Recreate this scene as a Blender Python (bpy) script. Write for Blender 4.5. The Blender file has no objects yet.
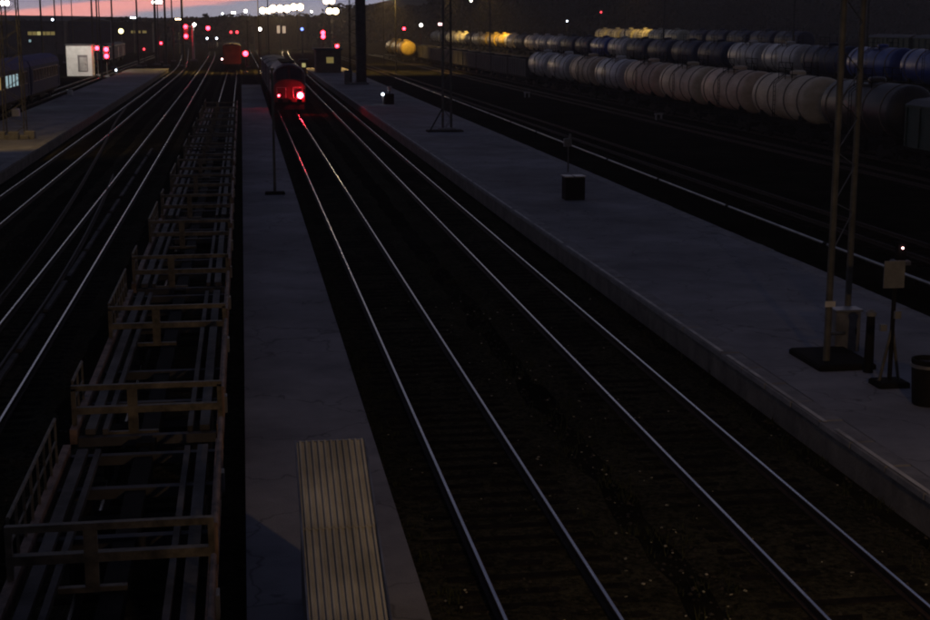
import bpy, math, random
from mathutils import Vector, Matrix
random.seed(7)
HAZE = .00034     # per metre
R = math.radians
scene = bpy.context.scene
COL = scene.collection

# ------------------------------------------------------------------ camera, sky, exposure
FPX, CAMH, YHOR = 1450.0, 8.1, 24.0           # focal length in photo pixels, eye height over rail top, horizon row
PITCH = math.atan((310 - YHOR) / FPX)
YAW = math.atan(224 * math.cos(PITCH) / FPX)  # tracks run along +Y, the camera looks a little to their right
cd = bpy.data.cameras.new('camera')
cam = bpy.data.objects.new('camera', cd); COL.objects.link(cam)
cd.sensor_fit = 'HORIZONTAL'; cd.sensor_width = 36.0; cd.lens = FPX / 930 * 36.0
cd.clip_start = 0.5; cd.clip_end = 9000
cam.location = (0, 0, CAMH); cam.rotation_euler = (math.pi / 2 - PITCH, 0, -YAW)
scene.camera = cam
scene.render.resolution_x = 1024; scene.render.resolution_y = 683
scene.view_settings.view_transform = 'Standard'; scene.view_settings.look = 'None'
scene.view_settings.gamma = 1.0; scene.view_settings.exposure = 0.0
scene.view_settings.use_curve_mapping = False
try: scene.cycles.filter_width = 2.0
except Exception: pass

world = bpy.data.worlds.new('World'); scene.world = world; world.use_nodes = True
wn = world.node_tree; wn.nodes.clear()
def WN(t, **kw):
    n = wn.nodes.new(t)
    for k, v in kw.items(): setattr(n, k, v)
    return n
def wmath(op, a, b=None, c=None):
    n = WN('ShaderNodeMath', operation=op)
    for i, s in enumerate((a, b, c)):
        if s is None: continue
        if isinstance(s, (int, float)): n.inputs[i].default_value = s
        else: wn.links.new(s, n.inputs[i])
    return n.outputs[0]
SUN_AZ = R(-9)     # where the sun went down: ahead, a little left of the tracks
tc = WN('ShaderNodeTexCoord'); sep = WN('ShaderNodeSeparateXYZ'); wn.links.new(tc.outputs['Generated'], sep.inputs[0])
X_, Y_, Z_ = sep.outputs
az = wmath('ARCTAN2', X_, Y_)                                    # radians right of the tracks
el = wmath('ARCSINE', Z_)
eld = wmath('MULTIPLY', el, 180 / math.pi)
# twilight colour by elevation
elf = wmath('POWER', wmath('MAXIMUM', wmath('DIVIDE', eld, 90.0), 0.0), 0.5)
ramp = WN('ShaderNodeValToRGB'); wn.links.new(elf, ramp.inputs[0])
cr = ramp.color_ramp
stops = [(0.0, (.52, .50, .62)), (.08, (.57, .55, .68)), (.13, (.33, .38, .62)), (.25, (.33, .315, .34)), (.45, (.12, .13, .215)), (.7, (.062, .071, .130)), (1.0, (.038, .046, .090))]
while len(cr.elements) < len(stops): cr.elements.new(0.5)
for e, (p_, c_) in zip(cr.elements, stops): e.position = p_; e.color = (*c_, 1)
# the half of the sky away from the sunset is dimmer
caz = wmath('COSINE', wmath('SUBTRACT', az, SUN_AZ))
horiz = wmath('COSINE', el)
dim = wmath('ADD', wmath('MULTIPLY', wmath('MULTIPLY', caz, horiz), 0.42), 0.58)
# pink cloud streaks low over the sunset
mp = WN('ShaderNodeCombineXYZ'); wn.links.new(wmath('MULTIPLY', az, 9.0), mp.inputs[0]); wn.links.new(wmath('MULTIPLY', eld, 1.6), mp.inputs[1])
nz = WN('ShaderNodeTexNoise'); nz.inputs['Scale'].default_value = 1.6; nz.inputs['Detail'].default_value = 5; wn.links.new(mp.outputs[0], nz.inputs['Vector'])
tilt = wmath('SUBTRACT', eld, wmath('MULTIPLY', wmath('ADD', az, 0.11), 6.4))     # the streak climbs to the right
warp = wmath('ADD', tilt, wmath('MULTIPLY', wmath('SUBTRACT', nz.outputs['Fac'], 0.5), 0.45))
band = WN('ShaderNodeValToRGB'); wn.links.new(wmath('DIVIDE', warp, 4.0), band.inputs[0])
b = band.color_ramp
bs = [(0.02, 0), (.055, .75), (.10, .95), (.17, .9), (.20, .1), (.27, .05), (.34, .6), (.40, .3), (.5, .55), (.62, 0)]
while len(b.elements) < len(bs): b.elements.new(0.5)
for e, (p_, v_) in zip(b.elements, bs): e.position = p_; e.color = (v_, v_, v_, 1)
azf = wmath('MAXIMUM', wmath('COSINE', wmath('MULTIPLY', wmath('SUBTRACT', az, SUN_AZ), 1.3)), 0.0)
nz2 = WN('ShaderNodeTexNoise'); nz2.inputs['Scale'].default_value = 6; nz2.inputs['Detail'].default_value = 6
mp2 = WN('ShaderNodeCombineXYZ'); wn.links.new(wmath('MULTIPLY', az, 6.0), mp2.inputs[0]); wn.links.new(wmath('MULTIPLY', eld, 3.0), mp2.inputs[1])
wn.links.new(mp2.outputs[0], nz2.inputs['Vector'])
cf = wmath('MULTIPLY', wmath('MULTIPLY', band.outputs[0], azf), wmath('ADD', wmath('MULTIPLY', nz2.outputs['Fac'], 0.9), 0.45))
cfc = wmath('MINIMUM', cf, 1.0)
mixc = WN('ShaderNodeMixRGB'); wn.links.new(cfc, mixc.inputs[0]); wn.links.new(ramp.outputs[0], mixc.inputs[1]); mixc.inputs[2].default_value = (1.95, .72, .62, 1)
# Sky Texture just after sunset, adds the natural glow round the sunset point
sky = WN('ShaderNodeTexSky'); sky.sky_type = 'NISHITA'; sky.sun_disc = False
sky.sun_elevation = R(-3.5); sky.sun_rotation = SUN_AZ; sky.dust_density = 1.5
bgA = WN('ShaderNodeBackground'); bgA.inputs['Strength'].default_value = 0.05; wn.links.new(sky.outputs[0], bgA.inputs[0])
bgB = WN('ShaderNodeBackground'); wn.links.new(mixc.outputs[0], bgB.inputs[0]); wn.links.new(wmath('MULTIPLY', dim, 0.8), bgB.inputs[1])
addb = WN('ShaderNodeAddShader'); wn.links.new(bgA.outputs[0], addb.inputs[0]); wn.links.new(bgB.outputs[0], addb.inputs[1])
wout = WN('ShaderNodeOutputWorld'); wn.links.new(addb.outputs[0], wout.inputs[0])

# ------------------------------------------------------------------ pixel -> place
_cf = Vector((math.sin(YAW) * math.cos(PITCH), math.cos(YAW) * math.cos(PITCH), -math.sin(PITCH)))
_cr = Vector((math.cos(YAW), -math.sin(YAW), 0))
_cu = _cr.cross(_cf)
def ray(px, py): return _cf + _cr * ((px - 465) / FPX) + _cu * ((310 - py) / FPX)
def G(px, py, h=0.0):                 # where a pixel meets the level h
    d = ray(px, py); t = (h - CAMH) / d.z
    return Vector((d.x * t, d.y * t, h))
def P(px, py, Y):                     # where a pixel's ray is at distance Y along the tracks
    d = ray(px, py); t = Y / d.y
    return Vector((d.x * t, Y, CAMH + d.z * t))

# ------------------------------------------------------------------ materials
def pm(name, c1, c2, scale=3.0, rough=0.8, bump=0.0, bscale=None, metal=0.0, detail=6, stretch=None, spec=0.5, rough2=None):
    m = bpy.data.materials.new(name); m.use_nodes = True
    nt = m.node_tree; bs = nt.nodes['Principled BSDF']
    geo = nt.nodes.new('ShaderNodeNewGeometry'); vec = geo.outputs['Position']
    if stretch:
        mpn = nt.nodes.new('ShaderNodeMapping'); mpn.inputs['Scale'].default_value = stretch
        nt.links.new(vec, mpn.inputs[0]); vec = mpn.outputs[0]
    n = nt.nodes.new('ShaderNodeTexNoise'); n.inputs['Scale'].default_value = scale; n.inputs['Detail'].default_value = detail
    n.inputs['Roughness'].default_value = 0.65
    nt.links.new(vec, n.inputs['Vector'])
    rp = nt.nodes.new('ShaderNodeValToRGB'); rp.color_ramp.elements[0].position = .35; rp.color_ramp.elements[1].position = .68
    rp.color_ramp.elements[0].color = (*c1, 1); rp.color_ramp.elements[1].color = (*c2, 1)
    nt.links.new(n.outputs['Fac'], rp.inputs[0]); nt.links.new(rp.outputs[0], bs.inputs['Base Color'])
    bs.inputs['Roughness'].default_value = rough; bs.inputs['Metallic'].default_value = metal
    bs.inputs['Specular IOR Level'].default_value = spec
    if rough2 is not None:
        mr = nt.nodes.new('ShaderNodeMapRange'); mr.inputs['From Min'].default_value = .3; mr.inputs['From Max'].default_value = .7
        mr.inputs['To Min'].default_value = rough; mr.inputs['To Max'].default_value = rough2
        nt.links.new(n.outputs['Fac'], mr.inputs[0]); nt.links.new(mr.outputs[0], bs.inputs['Roughness'])
    if bump:
        nb = nt.nodes.new('ShaderNodeTexNoise'); nb.inputs['Scale'].default_value = bscale or scale * 4; nb.inputs['Detail'].default_value = 4
        nt.links.new(vec, nb.inputs['Vector'])
        bn = nt.nodes.new('ShaderNodeBump'); bn.inputs['Strength'].default_value = bump; bn.inputs['Distance'].default_value = 0.05
        nt.links.new(nb.outputs['Fac'], bn.inputs['Height']); nt.links.new(bn.outputs[0], bs.inputs['Normal'])
    return m
def em(name, col, strength):
    m = bpy.data.materials.new(name); m.use_nodes = True
    bs = m.node_tree.nodes['Principled BSDF']
    bs.inputs['Base Color'].default_value = (*[min(1, c) for c in col], 1)
    n = m.node_tree.nodes.new('ShaderNodeTexNoise'); n.inputs['Scale'].default_value = 2.0
    mx = m.node_tree.nodes.new('ShaderNodeMixRGB'); mx.inputs[0].default_value = .15; mx.blend_type = 'MULTIPLY'
    mx.inputs[1].default_value = (*col, 1); m.node_tree.links.new(n.outputs['Fac'], mx.inputs[2])
    m.node_tree.links.new(mx.outputs[0], bs.inputs['Emission Color']); bs.inputs['Emission Strength'].default_value = strength
    return m

M = dict(
    ballast=pm('ballast', (.008, .0075, .005), (.052, .048, .030), 9, .95, .9, 22, spec=.0),
    gravel=pm('gravel', (.012, .011, .010), (.05, .045, .04), 5, .95, .3, 20, spec=.1),
    earth=pm('earth', (.004, .004, .0035), (.014, .013, .008), .9, .95, .6, 6, spec=.0),
    asphalt=pm('asphalt', (.125, .125, .14), (.215, .213, .228), .55, .9, .25, 30, spec=.2, detail=9),
    slab=pm('slab_concrete', (.13, .128, .136), (.225, .22, .225), 1.7, .88, .3, 18, spec=.2),
    face=pm('wall_concrete', (.075, .07, .066), (.16, .145, .13), 1.3, .9, .4, 14, spec=.2),
    sleeper=pm('sleeper_wood', (.007, .006, .006), (.020, .017, .014), 4, .9, .4, 30, spec=.0),
    railtop=pm('polished_rail', (.42, .42, .43), (.68, .67, .66), 2.0, .20, 0, metal=1.0, rough2=.34, stretch=(4, .4, 4)),
    railside=pm('rusty_rail', (.012, .008, .006), (.035, .02, .013), 6, .8, .2, spec=.2),
    railworn=pm('worn_rail', (.26, .26, .27), (.48, .475, .47), 2.0, .17, 0, metal=1.0, rough2=.30, stretch=(4, .4, 4)),
    dullrail=pm('dull_rail', (.02, .017, .015), (.06, .05, .045), 2, .7, 0, spec=.2),
    duct=pm('duct_iron', (.025, .024, .023), (.085, .08, .078), 1.2, .8, .2, 12, spec=.1),
    rustpaint=pm('rusty_brown_steel', (.04, .026, .02), (.22, .14, .105), 2.6, .7, .2, 20, spec=.3),
    ochre=pm('ochre_steel', (.035, .03, .022), (.15, .125, .09), 3.0, .65, .2, 20, spec=.3),
    steel=pm('grey_steel', (.075, .075, .082), (.17, .165, .17), 2.2, .45, .1, 18, spec=.5, metal=.3),
    beam=pm('worn_beam', (.010, .0095, .010), (.10, .092, .09), .75, .6, .15, 9, spec=.08),
    galv=pm('galvanised_steel', (.13, .13, .135), (.30, .30, .30), 1.2, .42, .05, metal=.8),
    dark=pm('dark_steel', (.006, .006, .0063), (.015, .014, .014), 3, .8, .1, spec=.03),
    black=pm('black_paint', (.006, .006, .007), (.016, .015, .015), 3, .55, .05, spec=.4),
    mast=pm('mast_paint', (.035, .034, .03), (.095, .09, .078), 2.4, .6, .1, spec=.3),
    palemast=pm('pale_mast_paint', (.35, .34, .33), (.55, .53, .5), 2.4, .6, .1, spec=.3),
    roof=pm('corrugated_roof', (.24, .235, .205), (.42, .41, .365), .8, .6, .1, 9, spec=.35, stretch=(4, .6, 1)),
    white=pm('white_paint', (.62, .61, .58), (.78, .77, .74), 1.3, .6, .1, spec=.3),
    offwhite=pm('weathered_white', (.30, .29, .28), (.5, .48, .46), 1.3, .7, .1, spec=.3),
    beige=pm('beige_tank', (.50, .39, .25), (.68, .56, .40), .7, .6, .06, spec=.22, stretch=(1, .5, 2)),
    beige2=pm('pinkish_tank', (.50, .35, .23), (.68, .52, .37), .7, .6, .06, spec=.22, stretch=(1, .5, 2)),
    strap=pm('strap_steel', (.07, .055, .042), (.16, .125, .10), 2, .7, 0, spec=.1),
    greytank=pm('grey_tank', (.38, .35, .32), (.56, .52, .49), .7, .48, .06, spec=.5, stretch=(1, .5, 2)),
    bluetank=pm('blue_tank', (.008, .032, .19), (.016, .055, .27), .8, .42, .05, spec=.35),
    navytank=pm('navy_tank', (.012, .018, .05), (.028, .036, .08), .8, .55, .05, spec=.2),
    blacktank=pm('black_tank', (.012, .011, .010), (.045, .036, .03), .9, .5, .06, spec=.4, stretch=(1, .5, 2)),
    yellow=pm('yellow_tank', (.42, .29, .05), (.58, .42, .09), .8, .5, .05, spec=.4),
    cream=pm('cream_tank', (.38, .36, .26), (.52, .5, .38), .8, .5, .05, spec=.4),
    greenwagon=pm('green_wagon', (.012, .03, .022), (.026, .055, .04), 1.2, .7, .1, spec=.3),
    gondola=pm('dark_gondola', (.022, .022, .026), (.055, .052, .055), 1.0, .75, .2, spec=.3),
    brownwagon=pm('brown_wagon', (.10, .04, .018), (.2, .085, .035), 1.2, .7, .1, spec=.3),
    locored=pm('red_loco_paint', (.055, .013, .013), (.10, .024, .022), 1.5, .5, .05, spec=.4),
    locogrey=pm('grey_loco_paint', (.12, .11, .115), (.22, .2, .2), 1.5, .5, .05, spec=.4),
    coachblue=pm('blue_coach', (.018, .026, .075), (.032, .045, .115), 1.0, .75, .05, spec=.12),
    coachroof=pm('violet_roof', (.05, .042, .15), (.09, .075, .21), 1.0, .8, .05, spec=.12),
    glass=pm('dark_glass', (.008, .009, .011), (.014, .015, .018), 2, .12, 0, spec=.6),
    edgeline=pm('worn_edge_paint', (.26, .25, .24), (.60, .58, .54), 1.1, .85, .1, 20, spec=.1),
    rubbish=pm('litter_paper', (.10, .10, .06), (.40, .38, .28), 8, .9, 0),
    weed=pm('weed', (.012, .016, .006), (.04, .044, .016), 6, .9, 0, spec=.15),
    leaf=pm('far_foliage', (.028, .030, .022), (.06, .058, .042), .3, .95, 0, spec=.1),
    brick=pm('brown_brick', (.10, .07, .05), (.17, .125, .09), 1.5, .9, .1, spec=.2),
    wall=pm('dull_wall', (.06, .06, .07), (.11, .108, .115), .6, .9, .1, spec=.2),
    tin=pm('tin_roof', (.05, .05, .055), (.09, .088, .09), .8, .7, .1, spec=.3),
    signpaint=pm('sign_back', (.09, .09, .087), (.15, .15, .143), 4, .6, .05),
    red_l=em('red_lamp', (1, .018, .035), 30), red_tail=em('red_tail_lamp', (1, .02, .038), 280), red_mid=em('weaker_red_lamp', (1, .03, .05), 45), red_dim=em('dim_red_lamp', (1, .05, .07), 4),
    white_l=em('white_lamp', (1, .92, .8), 22), cold_l=em('cold_lamp', (.75, .86, 1), 9), pink_l=em('pinkish_lamp', (1, .55, .55), 12),
    warm_l=em('warm_lamp', (1, .74, .42), 26), yellow_l=em('yellow_lamp', (1, .85, .35), 7), blue_l=em('blue_lamp', (.18, .28, 1), 4),
    win_cold=em('cold_lit_window', (.48, .72, .78), .55), win_yel=em('yellow_lit_window', (1, .86, .34), .45), win_warm=em('warm_lit_window', (1, .72, .5), .55),
    win_dim=em('dim_lit_window', (.8, .62, .2), .22),
)

def wear(m, scale=.11, lo=.72, hi=1.22, crack=.55, csc=.35):
    nt = m.node_tree; bs = nt.nodes['Principled BSDF']; src = bs.inputs['Base Color'].links[0].from_socket
    geo = nt.nodes.new('ShaderNodeNewGeometry')
    n = nt.nodes.new('ShaderNodeTexNoise'); n.inputs['Scale'].default_value = scale; n.inputs['Detail'].default_value = 5; nt.links.new(geo.outputs['Position'], n.inputs['Vector'])
    mr = nt.nodes.new('ShaderNodeMapRange'); mr.inputs['From Min'].default_value = .35; mr.inputs['From Max'].default_value = .65; mr.inputs['To Min'].default_value = lo; mr.inputs['To Max'].default_value = hi
    nt.links.new(n.outputs['Fac'], mr.inputs[0])
    nd = nt.nodes.new('ShaderNodeTexNoise'); nd.inputs['Scale'].default_value = 1.3; nt.links.new(geo.outputs['Position'], nd.inputs['Vector'])
    ad = nt.nodes.new('ShaderNodeVectorMath'); ad.operation = 'MULTIPLY_ADD'; nt.links.new(nd.outputs['Color'], ad.inputs[0]); ad.inputs[1].default_value = (1.6, 1.6, 0); nt.links.new(geo.outputs['Position'], ad.inputs[2])
    v = nt.nodes.new('ShaderNodeTexVoronoi'); v.feature = 'DISTANCE_TO_EDGE'; v.inputs['Scale'].default_value = csc; nt.links.new(ad.outputs[0], v.inputs['Vector'])
    cr_ = nt.nodes.new('ShaderNodeMapRange'); cr_.inputs['From Min'].default_value = .0; cr_.inputs['From Max'].default_value = .014; cr_.inputs['To Min'].default_value = crack; cr_.inputs['To Max'].default_value = 1.0
    nt.links.new(v.outputs['Distance'], cr_.inputs[0])
    mu = nt.nodes.new('ShaderNodeMath'); mu.operation = 'MULTIPLY'; nt.links.new(mr.outputs[0], mu.inputs[0]); nt.links.new(cr_.outputs[0], mu.inputs[1])
    mx = nt.nodes.new('ShaderNodeVectorMath'); mx.operation = 'SCALE'; nt.links.new(src, mx.inputs[0]); nt.links.new(mu.outputs[0], mx.inputs['Scale'])
    nt.links.new(mx.outputs[0], bs.inputs['Base Color'])
wear(M['asphalt']); wear(M['ballast'], .5, .75, 1.25, 1.0); wear(M['earth'], .2, .5, 1.6, 1.0)
for k_ in ('beige', 'beige2', 'greytank', 'navytank', 'bluetank', 'cream'): wear(M[k_], .35, .72, 1.18, 1.0)
wear(M['roof'], 1.4, .7, 1.15, 1.0)
# ------------------------------------------------------------------ mesh building
class MB:
    def __init__(s): s.v = []; s.f = []; s.mi = []
    def _add(s, vs, fs, mi=0):
        b = len(s.v); s.v += [tuple(v) for v in vs]; s.f += [tuple(b + i for i in f) for f in fs]; s.mi += [mi] * len(fs); return s
    def box(s, c, d, mi=0, rz=0.0, rx=0.0):
        hx, hy, hz = d[0] / 2, d[1] / 2, d[2] / 2
        pts = [Vector((x, y, z)) for x in (-hx, hx) for y in (-hy, hy) for z in (-hz, hz)]
        if rx: pts = [Matrix.Rotation(rx, 3, 'X') @ q for q in pts]
        if rz: pts = [Matrix.Rotation(rz, 3, 'Z') @ q for q in pts]
        pts = [q + Vector(c) for q in pts]
        return s._add(pts, [(0, 1, 3, 2), (4, 6, 7, 5), (0, 4, 5, 1), (2, 3, 7, 6), (0, 2, 6, 4), (1, 5, 7, 3)], mi)
    def bevbox(s, c, d, bv=.03, mi=0):             # box with chamfered upright and top edges
        hx, hy = d[0] / 2, d[1] / 2; z0 = c[2] - d[2] / 2; z1 = c[2] + d[2] / 2
        def ring(a, z): 
            x, y = hx - a, hy - a
            return [(c[0] + sx, c[1] + sy, z) for sx, sy in ((-x + bv, -y), (x - bv, -y), (x, -y + bv), (x, y - bv), (x - bv, y), (-x + bv, y), (-x, y - bv), (-x, -y + bv))]
        vs = ring(0, z0) + ring(0, z1 - bv) + ring(bv, z1)
        fs = [tuple(reversed(range(8))), tuple(range(16, 24))]
        for k in (0, 8):
            for i in range(8): j = (i + 1) % 8; fs.append((k + i, k + j, k + 8 + j, k + 8 + i))
        return s._add(vs, fs, mi)
    def cyl(s, p0, p1, r, n=10, r2=None, mi=0, cap=True):
        p0, p1 = Vector(p0), Vector(p1); a = (p1 - p0).normalized()
        u = a.orthogonal().normalized(); w = a.cross(u); r2 = r if r2 is None else r2
        vs = []
        for p, rr in ((p0, r), (p1, r2)):
            for i in range(n):
                t = 2 * math.pi * i / n; vs.append(p + (u * math.cos(t) + w * math.sin(t)) * rr)
        fs = [(i, (i + 1) % n, n + (i + 1) % n, n + i) for i in range(n)]
        if cap: fs += [tuple(reversed(range(n))), tuple(range(n, 2 * n))]
        return s._add(vs, fs, mi)
    def lathe(s, prof, n=20, axis='Y', o=(0, 0, 0), mi=0):   # prof: (along, radius)
        vs = []; o = Vector(o)
        for a, r in prof:
            for i in range(n):
                t = 2 * math.pi * i / n; c_, s_ = r * math.cos(t), r * math.sin(t)
                q = {'Y': (c_, a, s_), 'Z': (c_, s_, a), 'X': (a, c_, s_)}[axis]; vs.append(o + Vector(q))
        fs = []
        for k in range(len(prof) - 1):
            for i in range(n): j = (i + 1) % n; fs.append((k * n + i, k * n + j, (k + 1) * n + j, (k + 1) * n + i))
        fs += [tuple(reversed(range(n))), tuple(range((len(prof) - 1) * n, len(prof) * n))]
        return s._add(vs, fs, mi)
    def prism(s, pts, axis, a0, a1, mi=0):         # outline extruded along an axis; pts are the other two coordinates
        n = len(pts)
        def mk(p, a): return {'X': (a, p[0], p[1]), 'Y': (p[0], a, p[1]), 'Z': (p[0], p[1], a)}[axis]
        vs = [mk(p, a0) for p in pts] + [mk(p, a1) for p in pts]
        fs = [tuple(range(n)), tuple(reversed(range(n, 2 * n)))] + [(i, n + i, n + (i + 1) % n, (i + 1) % n) for i in range(n)]
        return s._add(vs, fs, mi)
    def quad(s, a, b, c, d, mi=0): return s._add([a, b, c, d], [(0, 1, 2, 3)], mi)
    def ball(s, c, r, n=10, k=6, mi=0):
        return s.lathe([(-r * math.cos(math.pi * i / k), max(1e-3, r * math.sin(math.pi * i / k))) for i in range(k + 1)], n, 'Z', c, mi)
    def mesh(s, name, mats, smooth=False):
        me = bpy.data.meshes.new(name); me.from_pydata([tuple(v) for v in s.v], [], s.f)
        for m in (mats if isinstance(mats, (list, tuple)) else [mats]): me.materials.append(m)
        me.polygons.foreach_set('material_index', s.mi)
        if smooth: me.polygons.foreach_set('use_smooth', [True] * len(me.polygons))
        me.update()
        if smooth:
            try: me.set_sharp_from_angle(angle=R(38))
            except Exception: pass
        return me
    def build(s, name, mats, parent=None, smooth=False, loc=None):
        return link(name, s.mesh(name, mats, smooth), parent, loc)
def link(name, me, parent=None, loc=None):
    o = bpy.data.objects.new(name, me); COL.objects.link(o)
    if parent: o.parent = parent
    if loc is not None: o.location = loc
    return o
def tag(o, label=None, cat=None, group=None, kind=None):
    if label: o['label'] = label
    if cat: o['category'] = cat
    if group: o['group'] = group
    if kind: o['kind'] = kind
    return o
def thing(name, label, cat, loc=(0, 0, 0), rz=0.0, group=None):
    o = bpy.data.objects.new(name, None); COL.objects.link(o); o.location = loc; o.rotation_euler.z = rz; o.empty_display_size = .3
    return tag(o, label, cat, group)
def children_map():
    d = {}
    for o in COL.objects:
        if o.parent: d.setdefault(o.parent.name, []).append(o)
    return d
def dup(root, loc, label, rz=None, group=None, swap=None):
    cm = children_map()
    def rec(o, par):
        c = o.copy(); COL.objects.link(c)
        if par: c.parent = par
        if swap and o.data and o.data.name in swap: c.data = swap[o.data.name]
        for ch in cm.get(o.name, []): rec(ch, c)
        return c
    c = rec(root, None); c.location = loc; c['label'] = label
    if rz is not None: c.rotation_euler.z = rz
    if group: c['group'] = group
    return c

# ------------------------------------------------------------------ ground
def sm(a, b, x):
    t = max(0, min(1, (x - a) / (b - a))); return t * t * (3 - 2 * t)
def gz(x, y): return -0.22 + 1.3 * sm(42, 57, x) + 1.1 * sm(66, 84, x) + .8 * sm(95, 140, x) + .9 * sm(-60, -140, -abs(x) if x < 0 else 0)
mb = MB()
xs = [-1500, -900, -600, -300, -140, -100, -60, -45, -30] + list(range(-28, 43, 2)) + [45, 48, 51, 54, 57, 60, 63, 66, 70, 74, 78, 82, 86, 95, 105, 120, 140, 200, 400, 900, 1500]
ys = [-120, -60, -20, 0, 10] + list(range(15, 60, 5)) + list(range(60, 200, 20)) + [220, 260, 320, 400, 520, 700, 1000, 1500]
vs = [(x, y, gz(x, y) if x > 0 else -0.22) for y in ys for x in xs]
nx = len(xs)
mb._add(vs, [(j * nx + i, j * nx + i + 1, (j + 1) * nx + i + 1, (j + 1) * nx + i) for j in range(len(ys) - 1) for i in range(nx - 1)])
tag(mb.build('ground', M['earth'], smooth=True), 'dark earth of the railway yard', None, kind='structure')

# ballast beds: one lumpy strip under each track
def poly_at(pts, y):
    for (x0, y0), (x1, y1) in zip(pts, pts[1:]):
        if y <= y1: return x0 + (x1 - x0) * (y - y0) / (y1 - y0)
    return pts[-1][0]
def smoothpoly(pts, step):
    out = []; y = pts[0][1]
    while y <= pts[-1][1]:
        w = min(30, (y - pts[0][1]) / 2, (pts[-1][1] - y) / 2)
        x = sum(poly_at(pts, y + k * w / 3) for k in (-3, -2, -1, 0, 1, 2, 3)) / 7
        out.append((x, y)); y += step * (1 if y < 120 else 3)
    return out
TR = dict(
    A=[(4.20, 6), (4.17, 36), (4.12, 96), (4.1, 160), (3.9, 300), (3.0, 520)],
    B=[(8.58, 6), (8.68, 36), (8.97, 95), (9.35, 190), (9.8, 260), (11.5, 400), (15, 520)],
    W=[(-1.8, 6), (-1.8, 100), (-1.75, 260), (-2.2, 400), (-3.5, 520)],
    L3=[(-6.0, 20), (-6.02, 52), (-6.18, 106), (-6.6, 230), (-7.6, 380), (-10, 520)],
    L2=[(-10.9, 40), (-10.85, 106), (-11.25, 280), (-13.2, 345), (-19, 520)],
)
YARD = dict(C=(24.5, .0), D=(35.26, 0), E=(39.6, 0))
def strip(pts, half, z, mb, n=4, amp=.03):
    rows = []
    for (x, y) in pts:
        b = len(mb.v)
        for i in range(n + 1):
            t = -1 + 2 * i / n
            edge = .12 * max(0, abs(t) - .7) / .3
            mb.v.append((x + half * t + random.uniform(-.04, .04), y, z - edge + random.uniform(-amp, amp)))
        rows.append(b)
    for a, b in zip(rows, rows[1:]):
        for i in range(n): mb.f.append((a + i, a + i + 1, b + i + 1, b + i)); mb.mi.append(0)
LABELS = dict(A='railway track with red reflections running under the locomotive', B='railway track with bright rails beside the wide right platform',
    W='railway track carrying the skeletal flat wagons', L3='railway track with bright rails just left of the flat wagons', L2='railway track with bright rails beside the left platform')
def rail_mesh(pts, off, mats, name, z0=-.17, hw=.037, hh=.0):
    mb = MB(); n = len(pts)
    for k, (x, y) in enumerate(pts):
        x += off
        for (dx, z) in ((-.07, z0), (-.07, z0 + .03), (-.012, z0 + .05), (-.012, -.045), (-hw, -.03), (-hw, -.006), (-hw * .62, 0), (hw * .62, 0), (hw, -.006), (hw, -.03), (.012, -.045), (.012, z0 + .05), (.07, z0 + .03), (.07, z0)):
            mb.v.append((x + dx, y, z))
    for k in range(n - 1):
        for i in range(13):
            mb.f.append((k * 14 + i, k * 14 + i + 1, (k + 1) * 14 + i + 1, (k + 1) * 14 + i)); mb.mi.append(1 if i == 6 else 0)
    return mb.mesh(name, mats)
slm = MB().bevbox((0, 0, -.247), (2.7, .25, .16), .02).mesh('sleeper', M['sleeper'])
fsm = MB().box((0, 0, -.155), (.30, .16, .02)).box((-.10, 0, -.135), (.06, .1, .03)).box((.10, 0, -.135), (.06, .1, .03)).mesh('rail_fastening', M['railside'])
for key, pts in TR.items():
    sp = smoothpoly(pts, 4.0)
    bed = MB(); dense = []
    for (xa, ya), (xb, yb) in zip(sp, sp[1:]):
        st = 4 if ya < 80 else 1
        for q in range(st): dense.append((xa + (xb - xa) * q / st, ya + (yb - ya) * q / st))
    strip(dense, 2.42 if key in 'AB' else 2.2, -.172, bed, 12 if key != 'W' else 6, .016)
    tag(bed.build('ballast_bed', M['ballast']), 'dark stone ballast under the ' + LABELS[key].replace('railway ', ''), None, kind='structure')
    t = thing('railway_track', LABELS[key], 'track', (0, 0, 0), group='railway tracks')
    t['kind'] = 'structure'
    for s in (-1, 1):
        link('rail', rail_mesh(sp, s * .797, [M['railside'], M['railworn' if key in ('A', 'W') else 'railtop']], 'rail'), t)
    y = sp[0][1]; far = MB(); k = 0
    lim = 300
    ynear = {'A': 75, 'B': 75, 'W': 40, 'L3': 90, 'L2': 60}[key]
    while y < 330:
        x = poly_at(sp, y)
        if y < ynear: link('sleeper', slm, t, (x, y, random.uniform(-.01, .01)))
        else: far.box((x, y, -.24), (2.7, .25, .16))
        y += .56; k += 1
    fo = far.build('sleeper_run', M['sleeper'], t); fo['kind'] = 'stuff'
# the dull turnout track that leaves L3 for L2
sp = smoothpoly([(-6.7, 26), (-6.75, 52), (-7.4, 72), (-8.6, 98), (-10.2, 128), (-10.9, 150)], 2.0)
t = thing('turnout_track', 'dull rusty turnout rails curving between the two left tracks', 'track'); t['kind'] = 'structure'
link('rail', rail_mesh(sp, -.72, [M['railside'], M['dullrail']], 'rail'), t)
link('rail', rail_mesh([q for q in sp if q[1] < 84], .72, [M['railside'], M['dullrail']], 'rail'), t)
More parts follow.
